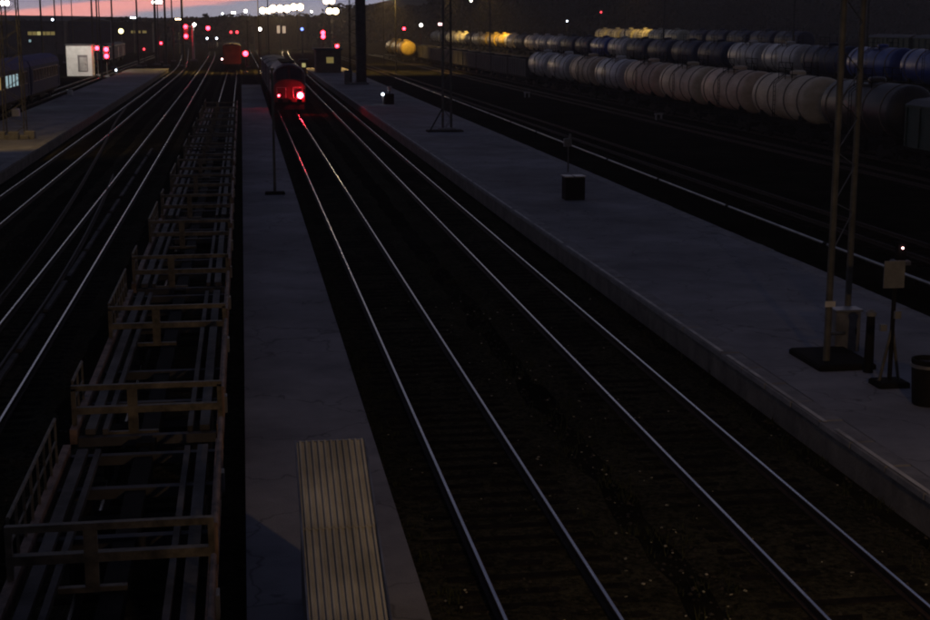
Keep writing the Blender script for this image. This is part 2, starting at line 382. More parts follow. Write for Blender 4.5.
# yard tracks on the right
for key, (x, z) in YARD.items():
    lab = dict(C='dark yard track beyond the wide right platform', D='dark yard track just in front of the beige tank wagons', E='yard track carrying the beige tank wagons')[key]
    t = thing('railway_track', lab, 'track', (0, 0, z), group='railway tracks'); t['kind'] = 'structure'
    pts = [(x, y) for y in range(30, 420, 15)]
    for s in (-1, 1): link('rail', rail_mesh(pts, s * .797, [M['railside'], M['railside'] if key != 'D' or s > 0 else M['dullrail']], 'rail'), t)
    far = MB()
    for i in range(430): far.box((x, 40 + i * .7, -.24), (2.7, .25, .16))
    fo = far.build('sleeper_run', M['sleeper'], t); fo['kind'] = 'stuff'
for x, z, lab in ((62, 1.3, 'raised yard track under the second row of tank wagons'), (90, 2.4, 'highest yard track under the farthest row of wagons')):
    t = thing('railway_track', lab, 'track', (0, 0, z), group='railway tracks'); t['kind'] = 'structure'
    pts = [(x, y) for y in range(90, 560, 20)]
    for s in (-1, 1): link('rail', rail_mesh(pts, s * .797, [M['railside'], M['railside']], 'rail'), t)

# loose stones, litter and weeds in the near beds
st = MB()
for _ in range(9000):
    y = 15 + 45 * random.random() ** 1.6; x = random.choice((random.uniform(2.3, 10.9), random.uniform(2.3, 10.9), random.uniform(-12, -3.5)))
    r = random.uniform(.02, .055); a = random.uniform(0, 6.3); z = -.2 + random.uniform(-.01, .02)
    pts = [(x + r * math.cos(a + i * 1.57 + random.uniform(-.4, .4)), y + r * math.sin(a + i * 1.57), z) for i in range(4)] + [(x + random.uniform(-.01, .01), y, z + r * random.uniform(.5, 1))]
    st._add(pts, [(0, 1, 4), (1, 2, 4), (2, 3, 4), (3, 0, 4)])
tag(st.build('loose_ballast', M['gravel']), 'loose ballast stones strewn over the nearest track beds', 'gravel', kind='stuff')
wd = MB()
for _ in range(420):
    y = 17 + 34 * random.random() ** 1.3; x = random.choice((random.gauss(6.5, .55), random.gauss(6.5, .7), random.gauss(10.45, .25), random.gauss(2.7, .2)))
    for k in range(random.randint(5, 14)):
        a = random.uniform(0, 6.3); l = random.uniform(.05, .22); w = .012; bx, by = x + random.uniform(-.12, .12), y + random.uniform(-.12, .12)
        tx, ty = bx + math.cos(a) * l * .6, by + math.sin(a) * l * .6
        wd._add([(bx - w * math.sin(a), by + w * math.cos(a), -.22), (bx + w * math.sin(a), by - w * math.cos(a), -.22), (tx, ty, -.2 + l)], [(0, 1, 2)])
tag(wd.build('weeds', M['weed']), 'low weeds growing between the two middle tracks', 'weeds', kind='stuff')
lt = MB()
for _ in range(170):
    y = 17 + 26 * random.random() ** 1.2; x = random.choice((random.gauss(6.4, .8), random.uniform(2.6, 10.6))); a = random.uniform(0, 3); s = random.uniform(.02, .06)
    lt.box((x, y, -.165), (s, s * .7, .012), rz=a, rx=random.uniform(-.5, .5))
tag(lt.build('litter_scraps', M['rubbish']), 'tiny pale scraps of litter on the near track bed', 'litter', kind='stuff')
# timber walkway pieces between the rails of L3
t = thing('cable_duct', 'dim broken line of grey duct covers between the left bright rails', 'duct', (0, 0, 0))
y = 26.0
while y < 100:
    L = random.uniform(4.2, 5.4)
    x0, x1 = -5.88 - .0055 * max(0, y - 50), -5.88 - .0055 * max(0, y + L - 50)
    MB().bevbox((0, 0, -.11), (.16, L, .10), .015).build('duct_cover', M['duct'], t, loc=((x0 + x1) / 2, y + L / 2, 0)).rotation_euler.z = math.atan((x0 - x1) / L)
    y += L + random.uniform(.3, 1.6)

# ------------------------------------------------------------------ platforms
PZ = .5
def platform(name, label, xa, xb, y0, y1, slab_sides, yslab):
    t = thing(name, label, 'platform'); t['kind'] = 'structure'
    MB().box(((xa + xb) / 2, (y0 + y1) / 2, (PZ - .12 - .45) / 2), (xb - xa - .12, y1 - y0, PZ - .12 + .45)).build('retaining_wall', M['face'], t)
    wa = .5 if 'L' in slab_sides else 0; wb = .5 if 'R' in slab_sides else 0
    g = MB(); n = max(4, int((xb - xa) / .8)); ny = int((y1 - y0) / 2.5)
    xa2, xb2 = xa + wa, xb - wb
    for j in range(ny + 1):
        for i in range(n + 1):
            g.v.append((xa2 + (xb2 - xa2) * i / n, y0 + (y1 - y0) * j / ny, PZ - .004 + (random.uniform(-.012, .004) if 0 < i < n else -.004)))
    for j in range(ny):
        for i in range(n):
            a = j * (n + 1) + i; g.f.append((a, a + 1, a + n + 2, a + n + 1)); g.mi.append(0)
    g.build('asphalt_surface', M['asphalt'], t, smooth=True)
    me = MB().bevbox((0, 0, -.06), (.5, 1.47, .12), .018).mesh('edge_slab', M['slab'])
    for s, on in ((1, 'L'), (-1, 'R')):
        if on not in slab_sides: continue
        x = xa + .25 if s > 0 else xb - .25
        y = y0 + .75; far = MB()
        while y < y1:
            if y < yslab: link('edge_slab', me, t, (x + random.uniform(-.012, .012), y, PZ + random.uniform(-.008, .008)))
            else: far.bevbox((x, y, PZ - .06), (.5, 1.47, .12), .018)
            y += 1.5
        if far.v: fo = far.build('edge_slab_run', M['slab'], t); fo['kind'] = 'stuff'
    if 'L' in slab_sides and xa > 0:
        n_ = MB(); y = y0 + .1
        while y < y1:
            L = random.uniform(3, 9); n_.box((xa + .085, y + L / 2, PZ + .0145), (.09, L, .006)); y += L + random.uniform(.02, .9)
        n_.build('edge_line', M['edgeline'], t)
    return t
platform('platform', 'narrow asphalt island platform between flat wagons and middle track', -.15, 2.23, 8, 190, '', 90)
platform('platform', 'wide asphalt platform on the right with masts and cabinets', 10.93, 17.85, 8, 262, 'LR', 110)
platform('platform', 'asphalt platform on the left lit ochre by a lamp', -19.3, -12.75, 60, 262, 'LR', 140)

# ------------------------------------------------------------------ corrugated lean-to on the island platform
t = thing('shed', 'narrow lean-to shed with pale corrugated sloping roof on island platform', 'shed', (0, 0, 0))
F0, F1 = G(300, 444, 2.62), G(368, 444, 2.62); N0, N1 = G(306, 630, 1.45), G(388, 630, 1.45)
Yf, Yn = F0.y, N0.y; xl = (F0.x + N0.x) / 2; xr = (F1.x + N1.x) / 2
slope = (F0.z - N0.z) / (Yf - Yn); Yn -= .35; zn = N0.z - .35 * slope
sheet = MB(); ribs = 11; segs = []
for i in range(ribs):
    u0 = i / ribs; w = 1 / ribs
    segs += [(u0, 0), (u0 + .30 * w, 0), (u0 + .42 * w, .028), (u0 + .70 * w, .028), (u0 + .82 * w, 0)]
segs.append((1, 0))
k = len(segs); ym = (Yf + Yn) / 2 + .25
for (ya, yb, dzs) in ((Yf, ym - .12, .016), (ym, Yn, 0.0)):
    sheet = MB()
    for yy in (ya, yb):
        zz = F0.z + (zn - F0.z) * (yy - Yf) / (Yn - Yf) + dzs
        for (u, dz) in segs: sheet.v.append((xl + (xr - xl) * u, yy, zz + dz))
    for i in range(k - 1): sheet.f.append((i, k + i, k + i + 1, i + 1)); sheet.mi.append(0)
    so = sheet.build('corrugated_roof_sheet', M['roof'], t); mo = so.modifiers.new('thick', 'SOLIDIFY'); mo.thickness = .006
for x in (xl - .012, xr + .012):
    q = MB(); q.prism([(Yf + .02, F0.z - .05), (Yf + .02, F0.z + .045), (Yn, zn + .045), (Yn, zn - .05)], 'X', x - .012, x + .012); q.build('verge_trim', M['galv'], t)
MB().box(((xl + xr) / 2, Yf + .012, F0.z - .02), (xr - xl - .03, .02, .1)).build('ridge_trim', M['galv'], t)
for x in (xl + .05, xr - .05):
    MB().prism([(Yf - .12, PZ), (Yf - .12, F0.z - .07), (Yn + .05, zn - .05), (Yn + .05, PZ)], 'X', x - .03, x + .03).build('side_wall', M['face'], t)
MB().box(((xl + xr) / 2, Yf - .15, (PZ + F0.z - .09) / 2), (xr - xl - .17, .05, F0.z - .09 - PZ)).build('back_wall', M['face'], t)

# ------------------------------------------------------------------ skeletal flat wagons
wheel_me = MB().lathe([(-.07, .42), (-.06, .475), (.02, .475), (.03, .44), (.07, .42)], 16, 'X').mesh('wheel', M['dark'], True)
axle_me = MB().cyl((-.8, 0, 0), (.8, 0, 0), .08, 8).mesh('axle', M['dark'], True)
def bogie(parent, y, mat=None):
    b = MB()
    for s in (-1, 1):
        b.prism([(-1.25, .42), (-1.2, .62), (-.5, .72), (.5, .72), (1.2, .62), (1.25, .42), (.75, .42), (.4, .3), (-.4, .3), (-.75, .42)], 'X', s * .98 - .06, s * .98 + .06)
    b.box((0, 0, .62), (1.9, .4, .2))
    o = b.build('bogie', mat or M['dark'], parent, loc=(0, y, 0))
    for dy in (-.925, .925):
        link('axle', axle_me, o, (0, dy, .475))
        for s in (-1, 1): link('wheel', wheel_me, o, (s * .79, dy, .475))
    return o
def coupler(parent, y, d):
    MB().box((0, y + d * .22, 1.05), (.16, .5, .16)).box((0, y + d * .5, 1.05), (.3, .2, .26)).build('coupler', M['dark'], parent)

def rail_panel(parent, x, y0, y1, z0, z1, n, mat, name='side_railing', r=.022):
    q = MB(); q.cyl((x, y0, z1), (x, y1, z1), r * 1.3, 8); q.cyl((x, y0, (z0 + z1) / 2), (x, y1, (z0 + z1) / 2), r * .8, 6)
    for i in range(n + 1):
        y = y0 + (y1 - y0) * i / n; q.cyl((x, y, z0), (x, y, z1), r, 6)
    return q.build(name, mat, parent, True)
def flat_wagon(loc, label):
    t = thing('flat_wagon', label, 'wagon', loc, group='skeletal flat wagons standing in one line')
    L = 13.5
    for s in (-1, 1):
        MB().box((s * 1.24, L / 2, 1.16), (.12, L, .26)).build('side_sill', M['rustpaint'], t)
        MB().box((s * .97, L / 2, 1.20), (.17, L - .3, .10)).build('long_beam', M['beam'], t)
        MB().box((s * .72, L / 2, 1.19), (.09, L - .3, .10)).build('long_beam', M['beam'], t)
    MB().box((0, L / 2, .98), (.30, L, .22)).build('centre_sill', M['dark'], t)
    for y in (.12, 2.4, 4.9, 9.4, 11.6, L - .12):
        MB().box((0, y, 1.045), (2.34, .16, .16)).build('cross_beam', M['gondola'], t)
    for y in (.3, 7.5):
        f = MB().box((-.0, y, 1.95), (2.56, .10, .09)).box((-.0, y, 1.55), (2.56, .13, .12)).box((-.25, y, 1.12), (.85, .1, .07))
        f.box((-.25, y, 1.50), (.17, .08, .80)).box((-1.24, y, 1.62), (.08, .1, .64)).box((1.24, y, 1.62), (.08, .1, .64))
        f.build('end_frame', M['ochre'], t)
    rail_panel(t, -1.28, .55, 2.1, 1.28, 2.0, 2, M['ochre'])
    rail_panel(t, -1.28, 7.75, 12.5, 1.28, 2.0, 7, M['ochre'])
    rail_panel(t, 1.29, .5, 6.6, 1.28, 1.80, 4, M['rustpaint'], r=.03)
    rail_panel(t, 1.29, 7.7, 12.9, 1.28, 1.80, 4, M['rustpaint'], r=.03)
    for y in (1.2, 6.2, 11.0):
        MB().box((1.33, y, 1.35), (.05, .25, .3)).build('side_bracket', M['steel'], t)
    bogie(t, 2.2); bogie(t, L - 2.2); coupler(t, 0, -1); coupler(t, L, 1)
    return t
fw = flat_wagon((-1.8, 10.26, 0), 'skeletal flat wagon with ochre end frames, nearest to the viewer')
ordn = ['second', 'third', 'fourth', 'fifth', 'sixth', 'seventh', 'eighth', 'ninth', 'tenth', 'eleventh', 'twelfth', 'thirteenth']
for k in range(1, 8):
    dup(fw, (-1.8, 10.26 + 14.4 * k, 0), ordn[k - 1] + ' skeletal flat wagon of the line, counted away from the viewer')

# ------------------------------------------------------------------ tank wagons and other wagons in the yard
def tank_wagon(loc, label, mat, group):
    t = thing('tank_wagon', label, 'tank wagon', loc, group=group)
    L = 11.0; r = 1.62; zc = 2.97
    prof = []
    for i in range(7):
        a = math.pi / 2 * i / 6; prof.append((.6 - .6 * math.sin(a) if i else .6, 0))
    prof = [(.65 * (1 - math.cos(math.pi / 2 * i / 6)), max(.02, r * math.sin(math.pi / 2 * i / 6))) for i in range(7)]
    prof = prof + [(L - a, rr) for a, rr in reversed(prof)]
    b = MB().lathe(prof, 28, 'Y', (0, .5, zc)).build('barrel', mat, t, True)
    for y in (1.9, 4.4, 7.6, 10.1):
        MB().lathe([(-.08, r + .005), (-.08, r + .035), (.08, r + .035), (.08, r + .005)], 28, 'Y', (0, y, zc)).build('strap', M['strap'], b, True)
    MB().lathe([(0, .55), (.28, .55), (.36, .45), (.40, .05)], 16, 'Z', (0, 6, zc + r - .08)).build('manhole_dome', mat, b, True)
    MB().box((0, 6, 1.28), (.5, 12.0, .36)).build('centre_sill', M['dark'], t)
    for y in (.1, 11.9): MB().box((0, y, 1.3), (2.7, .2, .34)).build('buffer_beam', M['dark'], t)
    for y in (2.2, 9.8): MB().prism([(-1.3, 1.5), (1.3, 1.5), (1.2, 2.15), (.6, 1.62), (-.6, 1.62), (-1.2, 2.15)], 'Y', y - .2, y + .2).build('saddle', M['dark'], t)
    w = MB().box((-.75, 6, zc + r + .02), (.35, 2.6, .05)).box((.75, 6, zc + r + .02), (.35, 2.6, .05))
    w.build('walkway', M['dark'], t)
    rl = MB()
    for s in (-1, 1):
        for z in (zc + r + .45, zc + r + .85): rl.cyl((s * .95, 4.7, z), (s * .95, 7.3, z), .025, 6)
        for y in (4.7, 6, 7.3): rl.cyl((s * .95, y, zc + r - .4), (s * .95, y, zc + r + .85), .025, 6)
    rl.build('walkway_railing', M['dark'], t)
    ld = MB()
    for s in (-.2, .2): ld.cyl((-1.72, 6 + s, 1.1), (-1.72, 6 + s, zc + 1.0), .025, 6).cyl((-1.72, 6 + s, zc + 1.0), (-.9, 6 + s, zc + r + .05), .025, 6)
    for i in range(9): ld.cyl((-1.72, 5.8, 1.2 + .32 * i), (-1.72, 6.2, 1.2 + .32 * i), .018, 5)
    ld.build('ladder', M['dark'], t)
    bogie(t, 2.2); bogie(t, 9.8); coupler(t, 0, -1); coupler(t, 12, 1)
    return t
def box_wagon(name, loc, label, mat, h, group, L=13.4, top=None, ribs=8, cat='wagon', rounded=False):
    t = thing(name, label, cat, loc, group=group)
    w = 1.5
    if rounded: outl = [(-w, 1.2), (-w, h - 1.0), (-w * .86, h - .45), (-w * .5, h - .1), (0, h), (w * .5, h - .1), (w * .86, h - .45), (w, h - 1.0), (w, 1.2)]
    else: outl = [(-w, 1.2), (-w, h), (w, h), (w, 1.2)]
    if top == 'open':
        b = MB()
        for s in (-1, 1): b.box((s * (w - .04), L / 2, (1.2 + h) / 2), (.08, L, h - 1.2))
        for y in (.04, L - .04): b.box((0, y, (1.2 + h) / 2), (2 * w - .16, .08, h - 1.2))
        b.box((0, L / 2, 1.26), (2 * w - .16, L - .16, .12))
    else: b = MB().prism(outl, 'Y', 0, L)
    bo = b.build('body', mat, t)
    for i in range(ribs + 1):
        y = .15 + (L - .3) * i / ribs
        for s in (-1, 1): MB().box((s * (w + .04), y, (1.25 + h - (1.0 if rounded else .1)) / 2), (.08, .14, h - 1.25 - (1.0 if rounded else .1))).build('rib', mat, bo)
    for s in (-1, 1): MB().box((s * (w + .03), L / 2, h - (1.0 if rounded else .06)), (.12, L, .12)).build('top_rail', mat, bo)
    if top == 'roof':
        MB().prism([(-w - .06, h), (-w * .7, h + .28), (0, h + .4), (w * .7, h + .28), (w + .06, h)], 'Y', -.05, L + .05).build('roof', M['tin'], t)
        for s in (-1, 1): MB().box((s * (w + .06), L / 2, 2.3), (.06, 2.2, 2.0)).build('door', mat, t)
    if rounded:
        for y in (2.5, 5.2, 8.2, 10.9): MB().box((0, y, h + .06), (.8, 1.2, .14)).build('hatch', mat, t)
    MB().box((0, L / 2, 1.05), (2.4, L, .28)).build('underframe', M['dark'], t)
    bogie(t, 2.2); bogie(t, L - 2.2); coupler(t, 0, -1); coupler(t, L, 1)
    return t
ROW1, Y1 = 39.0, 93.5
g1 = 'tank wagons in the nearest yard row'
bt = tank_wagon((ROW1, Y1, 0), 'beige tank wagon nearest to the viewer, next to the black tank wagon', M['beige'], g1)
barrel_src = [c for c in bt.children if c.name.startswith('barrel')][0]
def recolour(root, mat, newmeshes):
    for o in [root] + list(root.children_recursive):
        if o.data and (o.name.startswith('barrel') or o.name.startswith('manhole_dome')):
            key = (o.data.name.split('.')[0], mat.name)
            if key not in newmeshes:
                me = o.data.copy(); me.materials.clear(); me.materials.append(mat); newmeshes[key] = me
            o.data = newmeshes[key]
NM = {}
cols = ['beige', 'beige2', 'beige', 'beige2', 'greytank', 'beige2', 'greytank', 'greytank']
nice = dict(beige='beige', beige2='pinkish beige', greytank='grey', bluetank='bright blue', navytank='dark navy', yellow='yellow', cream='cream', blacktank='black')
def new_tank(x, y, z, label, mat, group):
    c = dup(bt, (x, y, z), label, group=group); recolour(c, M[mat], NM); return c
for k in range(1, 8):
    new_tank(ROW1, Y1 + 12.35 * k, 0, nice[cols[k]] + ' tank wagon, ' + ordn[k - 1] + ' after the black tank wagon' + (', far end of the row' if k == 7 else ''), cols[k], g1)
new_tank(ROW1, Y1 - 13.2, 0, 'soot black tank wagon with pale rim behind the lattice mast', 'blacktank', g1)
gw = box_wagon('box_wagon', (ROW1, Y1 - 13.2 - 14.8, 0), 'dark green box wagon at the right edge, nearest in its row', M['greenwagon'], 3.6, 'wagons in the nearest yard row', top='roof')
y = Y1 + 12.35 * 8 + .6
gd = box_wagon('gondola_wagon', (ROW1, y, 0), 'dark grey open gondola wagon coupled to the last pale tank wagon', M['gondola'], 3.5, 'dark gondolas in the nearest yard row', top='open')
for k in range(1, 10):
    dup(gd, (ROW1, y + 14.3 * k, 0), ordn[k - 1] + ' dark open gondola wagon beyond the row of pale tank wagons')
for k, lab in enumerate(('yellow tank wagon lit by a lamp, nearest beyond the dark portal mast', 'second yellow tank wagon beyond the dark portal mast', 'third yellow tank wagon beyond the dark portal mast')):
    new_tank(35.26, 312 + 12.3 * k, 0, lab, 'yellow', 'yellow tank wagons beyond the portal mast')
# second row, on the raised track
Z2 = 1.3
def Yat(px, X):      # distance along the tracks at which lateral X shows at column px
    lo, hi = 40, 900
    for _ in range(50):
        m_ = (lo + hi) / 2; d = Vector((X, m_, 0)); q = 465 + FPX * d.dot(_cr) / (d.dot(_cf) + .0)
        if q > px: lo = m_
        else: hi = m_
    return lo
g2 = 'tank wagons in the second yard row'
seq2 = ['bluetank', 'bluetank', 'navytank', 'greytank', 'greytank', 'navytank', 'navytank', 'navytank', 'navytank', 'greytank', 'bluetank', 'navytank', 'navytank', 'greytank', 'greytank', 'greytank', 'navytank', 'greytank', 'yellow', 'yellow', 'yellow', 'cream', 'navytank', 'cream', 'cream', 'cream', 'navytank', 'cream', 'cream']
cnt = {}
y = 118.0
for k, c in enumerate(seq2):
    cnt[c] = cnt.get(c, 0) + 1
    wd_ = (['first'] + ordn)[cnt[c] - 1]
    new_tank(62, y, Z2, nice[c] + ' tank wagon in the second row, ' + wd_ + ' of its colour from the right', c, g2)
    y += 12.3
# third row, a few wagons
Z3 = 2.4
g3 = 'wagons in the farthest yard row'
gb = box_wagon('box_wagon', (90, 172, Z3), 'dull green box wagon above the bright blue tank wagons', M['greenwagon'], 3.9, g3, top='roof')
dup(gb, (90, 186.5, Z3), 'second dull green box wagon above the blue tank wagons, farther left')
for k in range(5):
    new_tank(90, 226 + 12.3 * k, Z3, 'dark tank wagon in the farthest row, ' + (['first'] + ordn)[k] + ' beyond the green box wagons', 'navytank', g3)
for k in range(6):
    new_tank(90, 292 + 12.3 * k, Z3, 'cream tank wagon in the farthest row, ' + (['first'] + ordn)[k] + ' of six from the right', 'cream', g3)

# ------------------------------------------------------------------ locomotive with red tail lamps
def loco(loc, label, lamp_specs, name='locomotive', body='locored', Lb=16.5, facing=1):
    t = thing(name, label, 'locomotive', loc)
    W2 = 1.52
    outl = [(-W2, 1.25), (-W2, 3.3), (-W2 * .93, 3.75), (-W2 * .72, 4.15), (-W2 * .35, 4.42), (0, 4.5), (W2 * .35, 4.42), (W2 * .72, 4.15), (W2 * .93, 3.75), (W2, 3.3), (W2, 1.25)]
    def ring(scale, y, zs=1.0, lift=0): return [(x * scale, y, 1.25 + (z - 1.25) * zs + lift) for x, z in outl]
    b = MB(); rings = [ring(.90, 0.15, .60), ring(.97, .0, .62) , ring(1, .25, .64), ring(1, .75, .97), ring(1, 1.2, 1), ring(1, Lb, 1)]
    rings = [ring(.93, .0, .55), ring(1, .18, .58), ring(1, .62, .95), ring(1, 1.1, 1), ring(1, Lb, 1)]
    vs = [v for r_ in rings for v in r_]; n = len(outl); fs = [tuple(range(n))[::-1]]
    for k in range(len(rings) - 1):
        for i in range(n): j = (i + 1) % n; fs.append((k * n + i, k * n + j, (k + 1) * n + j, (k + 1) * n + i))
    fs.append(tuple(range((len(rings) - 1) * n, len(rings) * n)))
    b._add(vs, fs); b.build('body', M[body], t)
    MB().prism([(-W2 * 1.005, 2.1), (-W2 * 1.005, 2.35), (W2 * 1.005, 2.35), (W2 * 1.005, 2.1)], 'Y', .6, Lb - .6).build('waist_stripe', M['locogrey'], t)
    for s in (-1, 1):      # windscreen panes lie on the sloping front
        p = [(s * .12, .17, 3.02), (s * 1.22, .19, 3.02), (s * 1.16, .575, 3.95), (s * .12, .575, 4.08)]
        q = [(a, y_ - .09, z_) for a, y_, z_ in p]; p2 = [(a, y_ + .25, z_) for a, y_, z_ in p]
        w = MB(); w._add(q + p2, [(0, 1, 2, 3), (7, 6, 5, 4), (0, 4, 5, 1), (1, 5, 6, 2), (2, 6, 7, 3), (3, 7, 4, 0)]); w.build('windscreen', M['glass'], t)
        for y_ in (1.9, 4.2, 6.5, 9.5, 12.5): MB().box((s * (W2 + .005), y_, 3.0), (.06, .9, .7)).build('side_window', M['glass'], t)
    MB().box((0, -.05, 1.12), (2.9, .34, .36)).build('buffer_beam', M['locored'], t)
    MB().prism([(-.05, .98), (-.35, .25), (.1, .25), (.25, .98)], 'X', -1.35, 1.35).build('plough', M['dark'], t)
    for s in (-1, 1):
        MB().cyl((s * .88, -.2, 1.08), (s * .88, -.55, 1.08), .11, 10).cyl((s * .88, -.55, 1.08), (s * .88, -.62, 1.08), .24, 14).build('buffer', M['dark'], t, True)
        h = MB().cyl((s * 1.18, -.32, 1.35), (s * 1.18, -.32, 2.3), .022, 6).cyl((s * 1.18, -.32, 2.3), (s * .35, -.32, 2.3), .022, 6).cyl((s * .35, -.32, 2.3), (s * .35, -.3, 1.3), .022, 6)
        h.build('handrail', M['palemast'], t)
    MB().box((0, -.12, 1.05), (.3, .5, .26)).build('coupler', M['dark'], t)
    MB().lathe([(0, .2), (.1, .22), (.22, .2)], 14, 'Y', (0, .05, 2.75)).build('head_lamp', M['locogrey'], t, True)
    for (sx, z, m_, r_) in lamp_specs:
        h = MB().lathe([(-.16, r_ * 1.5), (.2, r_ * 1.5)], 14, 'Y', (sx, -.02, z)).build('lamp_housing', M['locogrey'], t, True)
        MB().ball((sx, -.2, z), r_).build('tail_lamp', M[m_], t, True)
    for y_ in (3, 6, 9, 12, 14.5): MB().box((0, y_, 4.55), (1.3, 1.6, .16)).build('roof_grille', M['dark'], t)
    MB().box((0, Lb / 2, 1.08), (2.6, Lb - .6, .32)).box((0, Lb / 2, .65), (2.3, 3.4, .6)).build('underframe', M['dark'], t)
    for y_ in (3.2, Lb - 3.2): bogie(t, y_)
    return t
loco((4.3, 138, 0), 'dark red locomotive with glowing red tail lamp on the middle track', [(1.0, 1.55, 'red_tail', .25), (-1.0, 1.55, 'red_mid', .10)], body='locored')
bw = box_wagon('box_wagon', (4.3, 156.2, 0), 'grey box wagon coupled in front of the red locomotive', M['locogrey'], 3.7, 'wagons ahead of the locomotive', top='roof')
dup(bw, (4.2, 170.8, 0), 'second grey box wagon ahead of the red locomotive')
dup(bw, (4.1, 185.4, 0), 'third grey box wagon ahead of the red locomotive')
bb = box_wagon('box_wagon', (-1.75, 262, 0), 'orange brown box wagon standing far off behind the flat wagons', M['brownwagon'], 4.4, 'far brown wagons', top='roof')
dup(bb, (-1.8, 276.8, 0), 'second orange brown box wagon, hidden mostly by the first')
# oncoming locomotive far away with two cold headlamps
p = P(212, 40, 450)
loco((p.x, 450, 0), 'far dark locomotive with two cold white headlamps between left tracks', [(-1.4, 3.9, 'cold_l', .30), (1.4, 3.9, 'cold_l', .30)], body='gondola')

# ------------------------------------------------------------------ left: passenger coaches, hut
def coach(loc, label, lit):
    t = thing('passenger_coach', label, 'coach', loc, group='blue coaches beside the left platform')
    L = 23.6; W2 = 1.5
    b = MB().prism([(-W2, 1.1), (-W2, 3.9), (W2, 3.9), (W2, 1.1)], 'Y', 0, L).build('body', M['coachblue'], t)
    MB().prism([(-W2 - .03, 3.9), (-W2 * .85, 4.45), (-W2 * .4, 4.8), (W2 * .4, 4.8), (W2 * .85, 4.45), (W2 + .03, 3.9)], 'Y', -.05, L + .05).build('roof', M['coachroof'], t)
    for i in range(10):
        y_ = 2.6 + i * 2.05
        o = MB().box((W2 + .01, y_, 2.95), (.06, 1.45, 1.1)).build('window', M[lit.get(i, 'glass')], t)
        f_ = MB()
        for dz in (-.58, .58): f_.box((W2 + .02, y_, 2.95 + dz), (.09, 1.6, .07))
        for dy in (-.76, .76): f_.box((W2 + .02, y_ + dy, 2.95), (.09, .07, 1.22))
        f_.build('frame', M['locogrey'], o)
    for y_ in (.9, L - .9): MB().box((W2 + .01, y_, 2.5), (.08, .9, 2.3)).build('door', M['coachblue'], t)
    MB().box((0, L / 2, .95), (2.5, L - .4, .3)).box((.6, L / 2, .6), (.8, 4, .5)).build('underframe', M['dark'], t)
    bogie(t, 3.2); bogie(t, L - 3.2)
    return t
CX = -22.6
coach((CX, 104, 0), 'blue passenger coach at the left edge with dark windows', {})
coach((CX, 128.4, 0), 'blue passenger coach with cold lit windows', {3: 'win_cold', 4: 'win_cold', 5: 'win_cold', 6: 'win_cold', 1: 'win_dim'})
coach((CX, 152.8, 0), 'blue passenger coach with violet roof, nearest to the white hut', {})
t = thing('railway_track', 'track along the far side of the left platform under the blue coaches', 'track', (0, 0, 0), group='railway tracks'); t['kind'] = 'structure'
pts = [(CX, y) for y in range(90, 420, 15)]
for s in (-1, 1): link('rail', rail_mesh(pts, s * .797, [M['railside'], M['railtop']], 'rail'), t)

c = G(80, 75, 0)
t = thing('trackside_hut', 'tall white trackside hut with a grey door, left of the tracks', 'hut', (c.x, c.y, 0))
w_ = MB().box((0, 2, 2.3), (4.0, 4.0, 4.9)).build('wall', M['white'], t)
MB().box((0, 2, 4.83), (4.3, 4.3, .16)).build('roof', M['tin'], t)
MB().box((.55, -.03, 1.9), (1.55, .08, 2.6)).build('door_frame', M['locogrey'], t)
d = MB().box((.65, -.08, 1.75), (1.15, .06, 2.2)).build('door', M['offwhite'], t)
MB().box((1.0, -.13, 1.7), (.08, .06, .2)).build('handle', M['dark'], d)

# ------------------------------------------------------------------ masts, lamps and signals
def lattice_mast(loc, label, h, w0=.8, w1=.45, mat='mast', base=True, group=None, extra=None):
    t = thing('lattice_mast', label, 'mast', loc, group=group)
    for sx in (-1, 1):
        for sy in (-1, 1):
            MB().cyl((sx * w0 / 2, sy * w0 / 2, 0), (sx * w1 / 2, sy * w1 / 2, h), .045, 6).build('upright', M[mat], t)
    lc = MB(); n = int(h / .8)
    for i in range(n):
        z0, z1 = h * i / n, h * (i + 1) / n; a0 = (w0 + (w1 - w0) * i / n) / 2; a1 = (w0 + (w1 - w0) * (i + 1) / n) / 2
        s = 1 if i % 2 else -1
        for f in (-1, 1):
            lc.cyl((s * a0, f * a0, z0), (-s * a1, f * a1, z1), .02, 4); lc.cyl((f * a0, s * a0, z0), (f * a1, -s * a1, z1), .02, 4)
    lc.build('lacing', M[mat], t)
    if base: MB().bevbox((0, 0, -.0), (w0 + .6, w0 + .6, .5), .06).build('footing', M['slab'], t)
    return t
def arm(t, z, x1, mat='mast'):
    MB().cyl((0, 0, z), (x1, 0, z + .25), .04, 6).cyl((0, 0, z + 1.0), (x1, 0, z + .3), .025, 6).build('bracket_arm', M[mat], t)

# near mast on the right platform: two plain legs, sign plates, cabinet
c = G(836, 366, PZ)
t = thing('lattice_mast', 'tall two legged grey mast on the right platform, nearest to viewer', 'mast', (c.x, c.y, PZ))
pA, pB = G(826, 366, PZ), G(846, 340, PZ)
for q, n_ in ((pA, 0), (pB, 1)):
    MB().cyl((q.x - c.x, q.y - c.y, 0), (q.x - c.x, q.y - c.y, 11.5), .085, 8, .07).build('leg', M['mast'], t, True)
d_ = (pB - pA)
lc = MB()
for i in range(16):
    z0 = 2.6 + i * .56
    a, b_ = (pA - c), (pB - c)
    if i % 2: a, b_ = b_, a
    lc.cyl((a.x, a.y, z0), (b_.x, b_.y, z0 + .56), .014, 5)
lc.build('lacing', M['mast'], t)
MB().cyl((pA.x - c.x, pA.y - c.y, .75), (pB.x - c.x + .1, pB.y - c.y - .3, .25), .04, 6).build('brace', M['mast'], t)
MB().bevbox((.1, .5, .06), (1.35, 1.9, .14), .04).build('footing', M['dark'], t)
